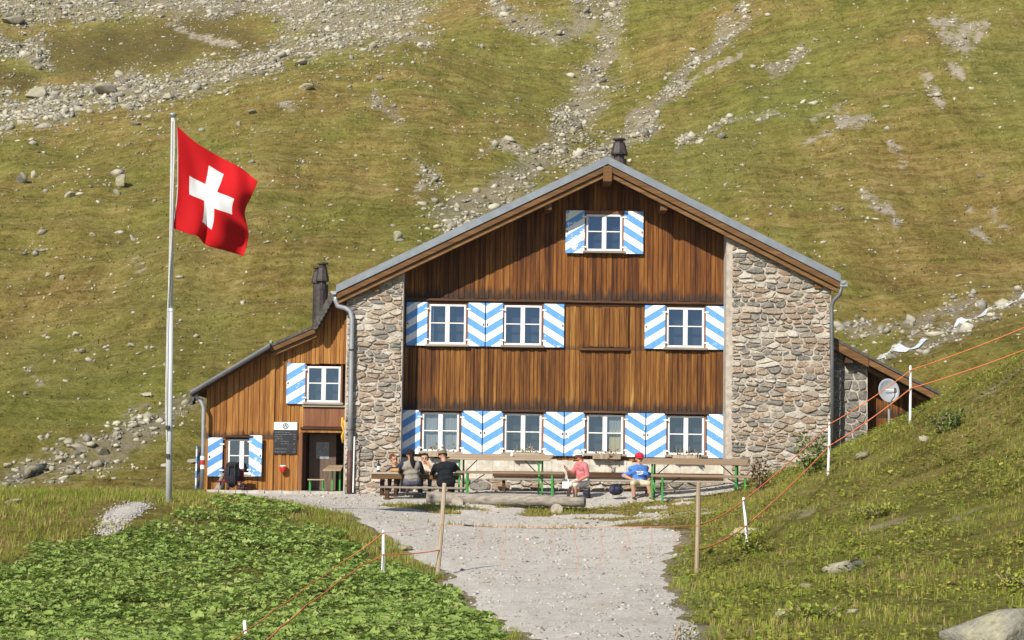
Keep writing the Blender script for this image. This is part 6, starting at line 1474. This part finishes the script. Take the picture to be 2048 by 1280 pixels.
obj_np('hill_tussocks', V, T, M['hillgrass'], {'rnd': rn}, False, None, 'stuff', 'tussocks of yellowing grass covering the mountain side', 'grass')
# shrubs and tall plants
def shrub(px, py, hpx, wpx, label, mat, n, leaf, name='shrub', Y=None, stems=6, flower=None):
    p = hit(px, py); d = p.y - CY; h_ = hpx / F * d; w = wpx / F * d
    t = thing(name, tuple(p), label, 'plant'); sm = MB(); cs = []
    for k in range(stems):
        tx_ = random.uniform(-.5, .5) * w; ty_ = random.uniform(-.35, .35) * w; hh_ = h_ * random.uniform(.6, 1.05)
        top = p + Vector((tx_, ty_, hh_)); b_ = p + Vector((tx_ * .3, ty_ * .3, -.05)); mid = b_.lerp(top, .5) + Vector((random.uniform(-.03, .03), 0, 0)); sm.tube([b_, mid, top], [.009, .007, .003], 5)
        for j in range(10): cs.append(tuple(b_.lerp(top, .15 + .85 * j / 10)))
    sm.build('stem', M['stake'], t); plant_mesh('foliage', t, cs, n, leaf, (w * .08 + .02, w * .08 + .02, .02), mat)
    if flower: plant_mesh('blossom', t, [c for i, c in enumerate(cs) if i % 10 >= 7], 70, .035, (.02, .02, .03), flower)
    return t
shrub(1622, 950, 85, 75, 'tall leafy green plant against the corner of the right stone wall', 'shrubleaf', 420, .11, stems=9)
shrub(1522, 985, 70, 45, 'brown withered plant behind the end of the right beer table', 'dryherb', 300, .09, stems=8)
shrub(1492, 960, 72, 26, 'purple flowered stalk against the right stone wall, left of its pair', 'shrubleaf', 90, .07, stems=3, flower='fireweed'); shrub(1518, 955, 68, 22, 'purple flowered stalk against the right stone wall, right of its pair', 'shrubleaf', 80, .07, stems=3, flower='fireweed')
shrub(1895, 862, 45, 60, 'dark green shrub near the top of the right bank', 'shrubleaf', 420, .08, stems=8); shrub(1680, 885, 60, 80, 'dark seed heads between the lean-to wall and the bank', 'dryherb', 320, .05, stems=14)
shrub(1345, 1290, 55, 40, 'thin pale weed stalk with seed head at the bottom edge right of the path', 'dryherb', 50, .03, stems=3); shrub(1375, 1290, 48, 30, 'green weed stalk at the bottom edge right of the path', 'herb', 50, .05, stems=3)
shrub(1765, 1030, 24, 120, 'dark green herb clump in the middle of the right bank', 'herb', 520, .06, stems=18); shrub(1500, 1110, 60, 60, 'green weeds at the foot of the leaning white post', 'grass', 260, .10, stems=9)
shrub(1620, 1240, 34, 110, 'grassy green clump low on the right bank', 'grass', 460, .07, stems=20); shrub(2030, 1180, 45, 80, 'dark herb clump at the right edge of the picture', 'herb', 420, .06, stems=14)

# ------------------------------------------------------------------ mountain air
zmax = max((o.matrix_world @ Vector(c)).z for o in S.objects if o.type == 'MESH' and o.parent is None for c in o.bound_box)
hz = MB().box(-250, 250, -310, 250, -8, zmax + 3)
hm = bpy.data.materials.new('mountain_air'); hm.use_nodes = True; hm.node_tree.nodes.clear()
ho = hm.node_tree.nodes.new('ShaderNodeOutputMaterial'); hv = hm.node_tree.nodes.new('ShaderNodeVolumePrincipled'); hv.inputs['Density'].default_value = 0.00018; hv.inputs['Color'].default_value = (.92, .95, 1, 1); hv.inputs['Anisotropy'].default_value = 0.2
hm.node_tree.links.new(hv.outputs[0], ho.inputs['Volume'])
tag(hz.build('haze', hm), kind='stuff')
